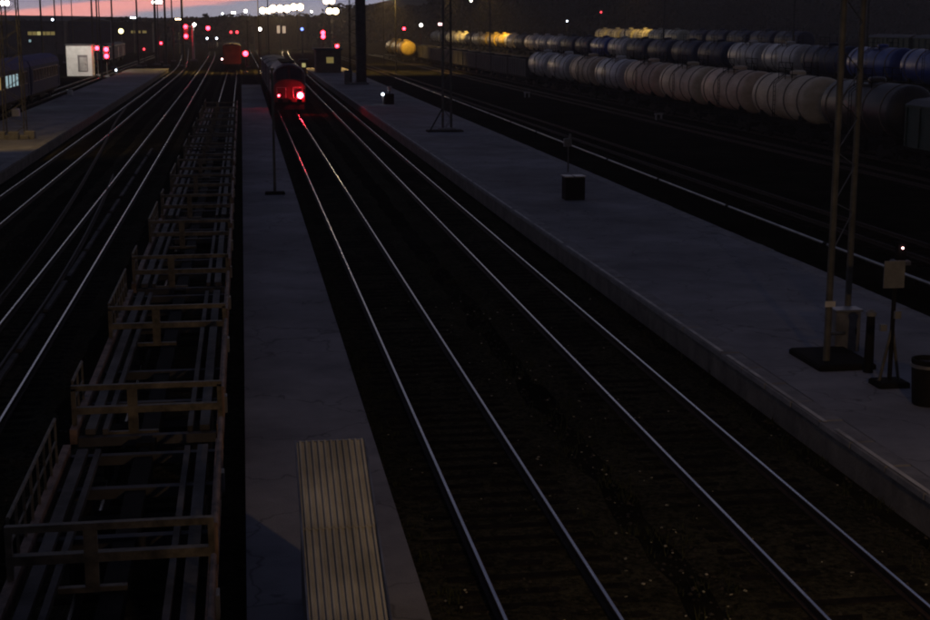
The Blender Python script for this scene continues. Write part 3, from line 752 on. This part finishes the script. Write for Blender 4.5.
MB().box((pA.x - c.x - .02, pA.y - c.y - .11, 1.45), (.24, .03, .13)).build('number_plate', M['palemast'], t)
def cabinet(loc, label, d, mat='steel', lid='galv', legs=True, cat='cabinet', name='trackside_cabinet'):
    t = thing(name, label, cat, loc)
    w, l, h = d; z0 = .0
    MB().bevbox((0, 0, h / 2), (w, l, h), .025).build('body', M[mat], t)
    MB().box((0, 0, h + .03), (w + .06, l + .06, .05)).build('lid', M[lid], t)
    MB().box((0, -l / 2 - .008, h * .5), (w * .86, .022, h * .84)).build('door', M[mat], t)
    MB().cyl((w * .3, -l / 2 - .03, h * .45), (w * .3, -l / 2 - .03, h * .6), .012, 6).build('handle', M['dark'], t)
    return t
c2 = G(848, 352, PZ)
cabinet((c2.x, c2.y + .25, PZ), 'dim grey cabinet standing between mast and signpost', (.62, .4, .95))
c3 = G(889, 385, PZ)
t = thing('signpost', 'signpost with plain square plate on the right platform', 'sign', (c3.x, c3.y, PZ))
MB().cyl((0, 0, 0), (0, 0, 2.65), .05, 8).build('post', M['dark'], t, True)
MB().box((-.06, -.07, 2.42), (.46, .03, .58)).build('plate', M['signpaint'], t)
MB().cyl((-.25, 0, 0), (0, 0, 1.3), .035, 6).cyl((.22, 0, 0), (0, 0, 1.3), .035, 6).build('stay', M['mast'], t)
MB().bevbox((0, 0, .05), (.7, .6, .12), .03).build('footing', M['dark'], t)
MB().box((.06, -.07, 1.55), (.14, .1, .16)).build('junction_box', M['signpaint'], t)
MB().box((-.24, -.06, 1.28), (.14, .1, .14)).build('junction_box', M['signpaint'], t)
c4 = G(868, 372, PZ)
t = thing('concrete_post', 'short dark post with pale cap between cabinet and signpost', 'post', (c4.x, c4.y, PZ))
MB().cyl((0, 0, 0), (0, 0, 1.3), .11, 10, .09).build('shaft', M['dark'], t, True); MB().lathe([(0, .12), (.08, .12), (.14, .04)], 10, 'Z', (0, 0, 1.28)).build('cap', M['signpaint'], t, True)
c5 = G(926, 404, PZ)
def litter_bin(loc, label, r=.3, h=.8):
    t = thing('litter_bin', label, 'bin', loc)
    MB().lathe([(0, r * .8), (.05, r * .85), (h * .95, r), (h, r), (h, r * .88), (h * .6, r * .8)], 18, 'Z').build('drum', M['dark'], t, True)
    MB().lathe([(h * .82, r * 1.005), (h * .83, r * 1.05), (h * .89, r * 1.05), (h * .9, r * 1.005)], 18, 'Z').build('hoop', M['steel'], t, True)
    return t
litter_bin((c5.x, c5.y, PZ), 'dark litter bin at the right edge of the wide platform', .34, .95)

# bin box and small post in the middle of the platform
c = G(575, 200, PZ)
t = thing('grit_box', 'dark square grit box with pale lid on the right platform', 'box', (c.x, c.y + .35, PZ))
MB().bevbox((0, 0, .5), (.88, .8, 1.0), .03).build('body', M['dark'], t)
MB().box((-.28, 0, 1.025), (.40, .86, .05)).build('lid', M['galv'], t); MB().box((.24, 0, 1.025), (.48, .86, .05)).build('lid', M['galv'], t)
c = G(568, 172, PZ)
t = thing('platform_indicator', 'thin post with small pale indicator box behind the grit box', 'sign', (c.x, c.y, PZ))
MB().cyl((0, 0, 0), (0, 0, 1.75), .04, 8).build('post', M['mast'], t, True)
MB().bevbox((-.05, -.03, 1.55), (.4, .25, .42), .03).build('indicator_box', M['signpaint'], t); MB().cyl((.05, 0, 1.7), (.1, 0, 2.0), .07, 8).build('lamp_hood', M['signpaint'], t, True)

# lattice mast with dark foot
c = G(447, 131, PZ)
t = lattice_mast((c.x, c.y, PZ), 'lattice mast with splayed dark foot in mid right platform', 12.5, .62, .5)
MB().cyl((-.4, -.3, 1.6), (-1.3, -.6, .1), .05, 6).build('brace', M['dark'], t); MB().bevbox((-.2, -.2, .04), (2.6, 1.3, .12), .04).build('base_plate', M['dark'], t)
# small shunting signal and box at (386,95)
c = G(388, 104, PZ)
t = thing('shunting_signal', 'low shunting signal with pale lamps on the far right platform', 'signal', (c.x, c.y, PZ))
MB().bevbox((.1, 0, .5), (.95, .6, 1.0), .04).build('box', M['dark'], t)
MB().lathe([(0, .2), (.3, .24), (.45, .2)], 12, 'Z', (.15, 0, 1.25)).build('lamp_hood', M['offwhite'], t, True); MB().cyl((.15, 0, .9), (.15, 0, 1.3), .06, 8).build('post', M['dark'], t, True)
MB().ball((-.5, -.1, .95), .14).build('lens', M['cold_l'], t, True); MB().cyl((-.5, .05, 0), (-.5, .05, 1.0), .05, 8).build('lamp_stem', M['offwhite'], t, True)
# massive dark portal mast
c = G(358, 84, PZ)
t = lattice_mast((c.x, c.y, PZ), 'broad dark portal mast at the far end of right platform', 15, 2.0, 1.9, 'dark')
MB().bevbox((.4, .2, 7.4), (1.2, 1.1, 14.9), .1).build('column', M['gondola'], t)
MB().bevbox((-1.3, -.6, .9), (1.0, .8, 1.8), .05).build('equipment_box', M['steel'], t)
# left platform mast
c = G(16, 138, PZ)
t = lattice_mast((c.x, c.y, PZ), 'lattice mast on the left platform with ochre lit footing', 13, 1.35, 1.0)
for dx, dy in ((-.9, -.7), (.0, -.9), (1.0, -.5)): MB().bevbox((dx, dy, .25), (.7, .6, .55), .06).build('footing_block', M['slab'], t)
def lightspot(parent, loc, col, power, size=.25, angle=150, tgt=None):
    l = bpy.data.lights.new('lamp_light', 'SPOT'); l.energy = power; l.color = col; l.spot_size = R(angle); l.spot_blend = .6; l.shadow_soft_size = size
    o = bpy.data.objects.new('lamp_light', l); COL.objects.link(o); o.parent = parent; o.location = loc
    if tgt is not None: o.rotation_euler = (Vector(tgt) - Vector(loc)).to_track_quat('-Z', 'Y').to_euler()
    return o
SOD = (1, .62, .16)
# lit lamp on that mast's platform, out of the picture above the left edge
def street_lamp(loc, label, h, mat, power=0, col=SOD, reach=-1.2, head=.5, group=None, tgt=None, pole='mast', angle=112, hr=.12):
    t = thing('lamp_post', label, 'lamp', loc, group=group)
    MB().cyl((0, 0, 0), (0, 0, h), .12, 8, .07).build('pole', M[pole], t, True)
    MB().cyl((0, 0, h - .1), (reach, 0, h + .2), .05, 6).build('bracket', M[pole], t)
    MB().bevbox((reach, 0, h + .25), (head * 1.2, .4, .16), .03).build('lamp_head', M['steel'], t)
    MB().lathe([(-.10, .02), (-.06, hr * .8), (0, hr)], 10, 'Z', (reach, 0, h + .16)).build('lens', M[mat], t, True)
    if power: lightspot(t, (reach, 0, h - .05), col, power, .2, angle, tgt or (reach, 0, 0))
    return t
street_lamp((6.4, 4.5, -.2), 'warm lamp post between the two middle tracks beside the footbridge', 8.2, 'warm_l', 2700, (1, .62, .28), reach=1.2, tgt=(4.6, 15.5, 0), angle=96)
street_lamp((-18.6, 91, PZ), 'sodium lamp post on the left platform beside the lattice mast', 11.5, 'warm_l', 2000, reach=1.6, angle=86, tgt=(2.5, 10, 0))

# island platform lamp post, unlit
c = G(275, 194, PZ)
t = thing('lamp_post', 'thin unlit lamp post on the narrow island platform', 'lamp', (c.x, c.y, PZ))
MB().cyl((0, 0, 0), (0, 0, 5.6), .07, 8, .045).build('pole', M['mast'], t, True); MB().bevbox((0, 0, .06), (.9, .45, .13), .04).build('base', M['dark'], t)
MB().bevbox((0, -.35, 5.65), (.2, .8, .12), .03).build('lamp_head', M['steel'], t)

def signal(px, py, Y, label, lamps=(('red_l', 0),), r=.20, ground=-.22, shield=(.52, .3), cat='signal', pole='mast', backx=0.0, plate='locogrey'):
    p = P(px, py, Y)
    t = thing('signal_mast', label, cat, (p.x - backx, Y, ground))
    top = p.z - ground; low = min(dz for _, dz in lamps); high = max(dz for _, dz in lamps)
    if top + high > .9: MB().cyl((0, .25, 0), (0, .25, top + high + .3), .09, 8, .07).build('post', M[pole], t, True)
    MB().bevbox((0, .2, .12), (.7, .7, .36), .05).build('footing', M['slab'], t)
    hh = high - low + 2 * shield[0]
    MB().box((backx, .08, top + (high + low) / 2), (2 * shield[0], .05, hh)).build('shield', M[plate], t)
    if backx: MB().cyl((0, .25, top), (backx, .15, top), .05, 6).build('bracket_arm', M[pole], t)
    for m_, dz in lamps:
        hd = MB(); n = 12
        hd.lathe([(-.34, r * 1.25), (.03, r * 1.2)], n, 'Y', (backx, .02, top + dz)); 
        MB().lathe([(-.02, r * 1.5), (.05, r * 1.5)], 14, 'Y', (backx, .0, top + dz)).build('lamp_housing', M['dark'], t, True)
        MB().ball((backx, -.08, top + dz), r).build('lens', M[m_], t, True)
    return t
SIGS = [
    (97, 48, 246, 'red signal just right of the white hut, left of a pair', (('red_l', 0),), .26),
    (106.5, 56, 240, 'signal mast with two red lamps beside the white hut', (('red_l', 0), ('red_l', 1.05)), .28),
    (161, 43, 330, 'lone red signal over the dark tracks, left of the pale signal mast', (('red_l', 0),), .2),
    (144, 49, 300, 'faint small red signal left of the lone red one', (('red_dim', 0),), .18),
    (208, 28, 410, 'far red signal right of the pale signal mast', (('red_l', 0),), .42),
    (231, 32, 420, 'left one of two small far red signals above the brown wagon', (('red_dim', 0),), .3),
    (237, 32, 430, 'right one of two small far red signals above the brown wagon', (('red_dim', 0),), .34),
    (245.5, 53.5, 258, 'bright red signal beside the brown box wagon', (('red_l', 0),), .34),
    (323, 32.5, 310, 'tall far signal with two red lamps above the locomotive, left', (('red_l', 0), ('red_l', -.8)), .34),
    (337, 46, 262, 'small red signal near the lit far hut', (('red_l', 0),), .24),
    (404, 28.5, 380, 'red signal above the three yellow tank wagons', (('red_l', 0),), .28),
    (601, 12, 420, 'dim red warning lamp high over the tank wagons', (('red_dim', 0),), .22),
]
for px, py, Y, lab, lamps, r in SIGS:
    signal(px, py, Y, lab, lamps, r * 1.3, ground=-.22 if px < 500 else 1.0)
# pale signal mast with side shield of two reds and white lamp on top
p = P(193, 36, 343); base = -.22
t = thing('signal_mast', 'pale signal mast with side bracket, two red lamps and white lamp', 'signal', (p.x, 343, base))
ztop = P(193, 24, 343).z - base
MB().cyl((0, .3, 0), (0, .3, ztop), .32, 10, .24).build('post', M['palemast'], t, True); MB().bevbox((0, .3, .2), (1.6, 1.4, .5), .06).build('footing', M['slab'], t)
zr = p.z - base
MB().box((-1.6, .1, zr + 1.0), (1.2, .06, 3.6)).build('shield', M['locogrey'], t)
for dz in (0, 2.1): 
    MB().cyl((0, .3, zr + dz), (-1.6, .2, zr + dz), .08, 6).build('bracket_arm', M['palemast'], t)
    MB().ball((-1.6, -.06, zr + dz), .42).build('lens', M['red_l'], t, True)
MB().ball((.4, -.1, ztop - .1), .36).build('lens', M['white_l'], t, True)
# dwarf signals
def dwarf(px, py, h, label, mat, r=.12, g=-.22):
    c = G(px, py, g + h); t = thing('dwarf_signal', label, 'signal', (c.x, c.y, g))
    MB().bevbox((0, .12, h / 2 + .05), (.36, .22, h + .3), .03).build('housing', M['dark'], t); MB().ball((0, -.03, h), r).build('lens', M[mat], t, True)
    MB().bevbox((0, .12, .06), (.6, .5, .2), .03).build('footing', M['slab'], t)
dwarf(902.5, 248, .6, 'dwarf signal with pinkish white lamp at the right, beyond the platform', 'pink_l', .038)
dwarf(222, 59, .8, 'dwarf signal with pinkish lamp left of the brown wagon', 'pink_l', .2)
dwarf(116, 70, .6, 'dwarf signal with white lamp at the end of the left platform', 'cold_l', .17, )

# pale boxes along the left platform
def block(px, py, s, label):
    c = G(px, py, PZ); t = thing('concrete_block', label, 'block', (c.x, c.y, PZ))
    MB().bevbox((0, 0, s / 2), (s, s, s), .06).build('body', M['white'], t); MB().cyl((0, 0, s), (0, 0, s + .12), .12, 8).build('lifting_eye', M['galv'], t, True)
block(16, 116, .62, 'pale concrete block beside the left lattice mast')
block(70, 95, .55, 'pale concrete block at the edge below the white hut')

# compressed-air pipe running behind the right platform
t = thing('pipeline', 'galvanised pipe running along behind the wide right platform', 'pipe')
pp = [(21.3, 28), (21.4, 43), (21.6, 70), (22.1, 104), (22.7, 160), (23.3, 222)]
def px_at(y): return poly_at(smooth_pp, y)
smooth_pp = smoothpoly(pp, 3.0)
y = 28.0
while y < 215:
    L = 11.6
    a, b_ = (px_at(y), y, .0), (px_at(y + L), y + L, .0)
    MB().cyl(a, b_, .055, 10).build('pipe_length', M['galv'], t, True)
    MB().cyl((a[0], a[1] - .16, 0), (a[0], a[1] + .16, 0), .075, 10).build('flange', M['dark'], t, True)
    for q in (.5, 4, 7.8): MB().box((px_at(y + q), y + q, -.155), (.12, .14, .2)).build('support', M['dark'], t)
    y += L + .02
# dark clutter between yard tracks: pale markers
for px, py, lab in ((525, 97, 'small pale marker stub in the dark yard below the tank wagons'), (656, 120, 'small pale marker stub in front of the beige tank wagons')):
    c = G(px, py, -.2); t = thing('marker_post', lab, 'marker', (c.x, c.y, -.22))
    MB().cyl((0, 0, 0), (0, 0, .55), .09, 8).cyl((.5, .1, 0), (.5, .1, .5), .09, 8).build('stub', M['offwhite'], t, True); MB().box((.25, .05, .55), (.75, .14, .12)).build('bar', M['offwhite'], t)

# ------------------------------------------------------------------ catenary and lamp masts against the sky
def sky_mast(px, Y, h, label, w=.16, armx=0):
    p = P(px, 20, Y); t = thing('catenary_mast', label, 'mast', (p.x, Y, -.22), group='catenary masts against the sky')
    MB().cyl((0, 0, 0), (0, 0, h), w, 8, w * .7).build('pole', M['mast'], t, True)
    MB().bevbox((0, 0, .15), (w * 5, w * 5, .4), .05).build('footing', M['slab'], t)
    if armx:
        MB().cyl((0, 0, 7.6), (armx, 0, 7.9), .04, 6).cyl((0, 0, 8.6), (armx, 0, 8.0), .03, 6).build('cantilever', M['mast'], t)
for i, (px, Y, h, w) in enumerate([(41, 260, 14, .2), (55, 300, 15, .16), (62, 330, 15, .12), (72, 340, 15, .12), (92, 300, 16, .22), (97, 320, 16, .2), (112, 290, 15, .2), (137, 300, 16, .22), (155, 310, 15, .3), (165, 300, 16, .26), (172, 340, 17, .2), (182, 300, 16, .26)]):
    sky_mast(px, Y, h, (['first'] + ordn)[i] + ' thin mast against the pink sky, counted from the left', w, 2.8 if i % 2 else -2.8)
for i, (px, Y, h) in enumerate([(268, 330, 16), (247, 290, 9), (490, 260, 16), (590, 300, 18), (664, 230, 16), (794, 190, 16), (868, 150, 15)]):
    sky_mast(px, Y, h, ['tall mast below the cluster of floodlights', 'short mast right of the brown box wagon', 'thin mast among the yellow tank wagons', 'thin mast left of the pale tank wagon row', 'thin mast above the beige tank wagons', 'thin mast above the blue grey tank wagons', 'thin mast beside the bright blue tank wagons'][i], .16)

def flood(px, py, Y, label, n=3, w=.8, mat='warm_l', power=0, tgt=None, g=-.22, s=.5):
    p = P(px, py, Y); t = thing('floodlight_mast', label, 'floodlight', (p.x, Y, g), group='lit floodlights')
    h = p.z - g
    MB().cyl((0, .3, 0), (0, .3, h - .1), .2, 8, .12).build('pole', M['mast'], t, True)
    MB().box((0, .25, h - s * .75), (n * w, .12, .12)).build('crossbar', M['steel'], t)
    for i in range(n):
        x = (i - (n - 1) / 2) * w
        hd = MB().bevbox((x, .1, h), (w * .9, .3, s * .94), .04).build('lamp_head', M['steel'], t)
        MB().lathe([(-.10, .02), (-.08, min(w, s) * .3), (-.05, min(w, s) * .46), (0, min(w, s) * .5)], 14, 'Y', (x, -.06, h)).build('lens', M[mat], hd, True)
    if power: lightspot(t, (0, -.4, h), (1, .72, .38), power, .5, 150, tgt or (0, -20, 0))
    return t
flood(4.5, 3, 260, 'bright white floodlight at the far left edge', 2, .8, 'white_l', 0, s=1.0)
flood(157, 2, 330, 'bright floodlight over the left tracks against the pink sky', 3, .75, 'white_l', 0, s=.7)
flood(222.5, 13.5, 520, 'faintest of three small floodlights on the skyline', 1, .7, 'cold_l', s=.7)
flood(233.5, 12.5, 520, 'middle one of three small floodlights on the skyline', 2, .7, 'white_l', s=.9)
flood(245.5, 11, 520, 'right one of three small floodlights on the skyline', 1, 1.2, 'white_l', s=1.1)
flood(265.5, 10.5, 480, 'left floodlight bank of the bright central cluster', 2, 1.9, 'warm_l', 0, s=2.2)
flood(280, 8.5, 470, 'widest floodlight bank in the middle of the bright cluster', 3, 2.2, 'warm_l', 26000, (0, -60, 0), s=2.6)
flood(297, 7, 480, 'right floodlight bank of the bright central cluster', 2, 2.1, 'warm_l', 0, s=2.4)
flood(311.5, 11.5, 500, 'tiny floodlight right of the bright cluster', 1, .9, 'white_l', s=.7)
flood(329, 1, 420, 'floodlight at the top edge above the locomotive', 2, 1.6, 'warm_l', 0, s=1.6)
flood(332.5, 11, 460, 'wide warm floodlight bank above the far red signal', 2, 1.9, 'warm_l', 12000, (0, -40, 0), s=2.0)
flood(260, 29, 400, 'small white low lamp under the floodlight cluster', 1, .9, 'white_l', s=.8)
flood(302, 29, 400, 'small blue lamp above the locomotive', 1, .8, 'blue_l', s=.8)
flood(421, 25, 380, 'small white lamp above the three yellow tank wagons', 1, .8, 'white_l', s=.8)
flood(440.5, 24, 390, 'pinkish white lamp right of the white one', 2, .6, 'pink_l', s=.7)
flood(121, 31, 410, 'round yellow lamp over the far left buildings', 1, 1.3, 'yellow_l', s=1.3)
flood(567, 21, 430, 'tiny white lamp above the yellow tank wagons', 1, .5, 'cold_l', s=.5, g=1)
flood(471, .5, 330, 'white lamp at the top edge above the yellow tank wagons', 1, .7, 'white_l', s=.5, g=0)
flood(52.5, 19.5, 430, 'tiny white lamp on the left skyline', 1, .6, 'cold_l', s=.9)
flood(133, 17.5, 430, 'small flat white lamp on the skyline between thin masts', 3, .55, 'cold_l', s=.5)
flood(178, 19, 430, 'small flat white lamp left of the pale signal mast', 3, .55, 'warm_l', s=.35)
street_lamp((-21.5, 233, -.2), 'lamp post lighting the front of the white hut', 13.5, 'white_l', 9000, (1, .93, .82), reach=-1.5, tgt=(-4, 11, 2), angle=60)
# sodium lamps of the far platform ends and the yard, heads above the picture
street_lamp((26.5, 255, -.2), 'sodium yard lamp lighting the end of the right platform', 14.5, 'warm_l', 30000, reach=-1.5, pole='black')
street_lamp((-10, 262, -.2), 'sodium yard lamp lighting the far end of the left tracks', 13.5, 'warm_l', 6500, reach=1.5, tgt=(-6, -5, 0), pole='black')
street_lamp((3.0, 262, -.2), 'sodium yard lamp beside the brown box wagons', 13.5, 'warm_l', 14000, reach=-1.5, pole='black')
p = Vector((ROW1 - 6, y, 0))
street_lamp((29, 303, -.2), 'sodium yard lamp in front of the three yellow tank wagons', 15, 'warm_l', 15000, reach=1.2, pole='black', tgt=(6, 6, 3))
street_lamp((55, 340, .8), 'sodium yard lamp in front of the yellow tank wagons', 15, 'warm_l', 26000, reach=1.2, pole='black', tgt=(7, 6, 3))
street_lamp((55, 402, .8), 'sodium yard lamp in front of the farthest cream tank wagons', 15, 'warm_l', 24000, reach=1.2, pole='black', tgt=(7, 6, 3))
street_lamp((84, 318, 2.0), 'sodium yard lamp in front of the cream tank wagons', 14, 'warm_l', 8000, reach=1.2, pole='black', tgt=(6, 8, 3))

# ------------------------------------------------------------------ far buildings
def building(px0, px1, ytop, Y, label, mat, depth=14, windows=(), roof='tin', group=None, cat='building', lit='win_yel', pitch=0):
    a, b_ = P(px0, ytop, Y), P(px1, ytop, Y); h = a.z + .22; w = b_.x - a.x
    t = thing('far_building', label, cat, ((a.x + b_.x) / 2, Y, -.22))
    MB().box((0, depth / 2, h / 2), (w, depth, h)).build('wall', M[mat], t)
    if pitch: MB().prism([(-w / 2 - .4, h), (0, h + pitch), (w / 2 + .4, h)], 'Y', -.4, depth + .4).build('roof', M[roof], t)
    else: MB().box((0, depth / 2, h + .15), (w + .6, depth + .6, .3)).build('roof', M[roof], t)
    for (x0, y0, x1, y1, m_) in windows:
        q0, q1 = P(x0, y1, Y), P(x1, y0, Y)
        f = MB().box(((q0.x + q1.x) / 2 - (a.x + b_.x) / 2, -.04, (q0.z + q1.z) / 2 + .22), (q1.x - q0.x + .2, .1, q1.z - q0.z + .2)).build('window_frame', M['locogrey'], t)
        MB().box(((q0.x + q1.x) / 2 - (a.x + b_.x) / 2, -.12, (q0.z + q1.z) / 2 + .22), (q1.x - q0.x, .06, q1.z - q0.z)).build('pane', M[m_], f)
    return t
building(-10, 64, 22, 430, 'long dark far warehouse at left with a dim yellow window band', 'wall', windows=[(28 + 4.6 * i, 31.5, 31.8 + 4.6 * i, 35, 'win_dim' if i != 2 else 'win_yel') for i in range(6)] + [(29, 39.5, 31, 42, 'win_cold')])
building(66, 110, 21.5, 440, 'bluish far shed between warehouse and yellow lamp', 'coachblue', pitch=1.2)
building(112, 152, 23, 450, 'low far shed with three small yellow windows', 'wall', windows=[(131, 30.5, 135, 33, 'win_dim'), (137.5, 30.5, 140.5, 33, 'win_dim'), (142.5, 30.5, 146.5, 33, 'win_dim')])
building(254, 306, 17, 500, 'brown far building lit by the floodlight cluster', 'brick', windows=[(277, 25.5, 280, 33, 'win_warm'), (282.5, 26, 285.5, 33, 'win_warm')])
building(316, 341, 50, 235, 'low trackside hut with one yellow window near the red signal', 'brick', depth=6, windows=[(326.5, 57, 333.5, 63, 'win_dim')])
building(300.5, 306.5, 61, 238, 'tiny hut with a yellow window just behind the locomotive', 'brick', depth=2, windows=[(302, 63, 305.5, 67, 'win_yel')])
gc = box_wagon('box_wagon', (-27.4, 300, 0), 'pale roofed box wagon far left beyond the white hut', M['offwhite'], 3.8, 'far pale wagons', top='roof')
dup(gc, (-27.6, 315, 0), 'second pale roofed box wagon far left beyond the white hut')
dup(gc, (-27.8, 330, 0), 'third pale roofed box wagon far left beyond the white hut')

# ------------------------------------------------------------------ far wood on the skyline
wd = MB(); rnd = random.Random(3)
def topy(px):
    if px < 110: return 21
    if px < 200: return 18
    if px < 330: return 14.5
    if px < 430: return 5
    return -14
px = -70.0
while px < 1010:
    for row in range(2):
        Y = rnd.uniform(560, 640) + row * 60
        if px > 430: Y = rnd.uniform(470, 560)
        p = P(px, topy(px) + rnd.uniform(-1.5, 3) + (0 if px < 430 else rnd.uniform(-4, 6)), Y)
        g0 = gz(p.x, Y) if p.x > 0 else -.22
        h = max(4, p.z - g0); rad = rnd.uniform(3.2, 5.5)
        wd.cyl((p.x, Y, g0 - .3), (p.x, Y, g0 + h * .6), .25, 5, .12)
        for _ in range(int(16 * h * (1.3 if px > 430 else 1))):
            u = rnd.random(); zz = g0 + h * (.08 + .92 * u); rr = rad * math.sqrt(max(.03, 1 - (abs(u - .42) / .6) ** 2)) * rnd.uniform(.3, 1.08); a = rnd.uniform(0, 6.283)
            c = Vector((p.x + rr * math.cos(a), Y + rr * math.sin(a), zz)); s = rnd.uniform(.35, .95)
            d1 = Vector((rnd.uniform(-1, 1), rnd.uniform(-1, 1), rnd.uniform(-1, 1))).normalized(); d2 = d1.orthogonal().normalized()
            wd._add([c - d1 * s, c + d2 * s * .7, c + d1 * s, c - d2 * s * .7], [(0, 1, 2, 3)])
    px += rnd.uniform(5, 9)
hl = MB(); cols_ = 60
for j, (Y, k) in enumerate(((640, 0), (700, .55), (780, .9), (900, 1.0), (1480, .9))):
    for i in range(cols_ + 1):
        x = -1450 + 2900 * i / cols_
        hx = 13 + 16 * sm(40, 130, x) + 16 * sm(150, 600, x) + rnd.uniform(-1, 1)
        hl.v.append((x, Y, -.5 + k * hx))
for j in range(4):
    for i in range(cols_):
        a = j * (cols_ + 1) + i; hl.f.append((a, a + 1, a + cols_ + 2, a + cols_ + 1)); hl.mi.append(0)
tag(hl.build('hill', M['leaf'], smooth=True), 'low dark wooded rise on the horizon', None, kind='structure')
tag(wd.build('far_wood', M['leaf']), 'dark wood along the horizon behind the yard', 'wood', kind='stuff')

# ------------------------------------------------------------------ evening haze
hz = MB().box((0, 690, 23), (3040, 1640, 49))
hm = bpy.data.materials.new('evening_haze'); hm.use_nodes = True
ht = hm.node_tree; ht.nodes.clear()
vo = ht.nodes.new('ShaderNodeVolumePrincipled'); vo.inputs['Color'].default_value = (.86, .80, .78, 1); vo.inputs['Density'].default_value = HAZE; vo.inputs['Anisotropy'].default_value = .35
mo_ = ht.nodes.new('ShaderNodeOutputMaterial'); ht.links.new(vo.outputs[0], mo_.inputs['Volume'])
tag(hz.build('haze', hm), 'thin evening haze over the yard', None, kind='stuff')
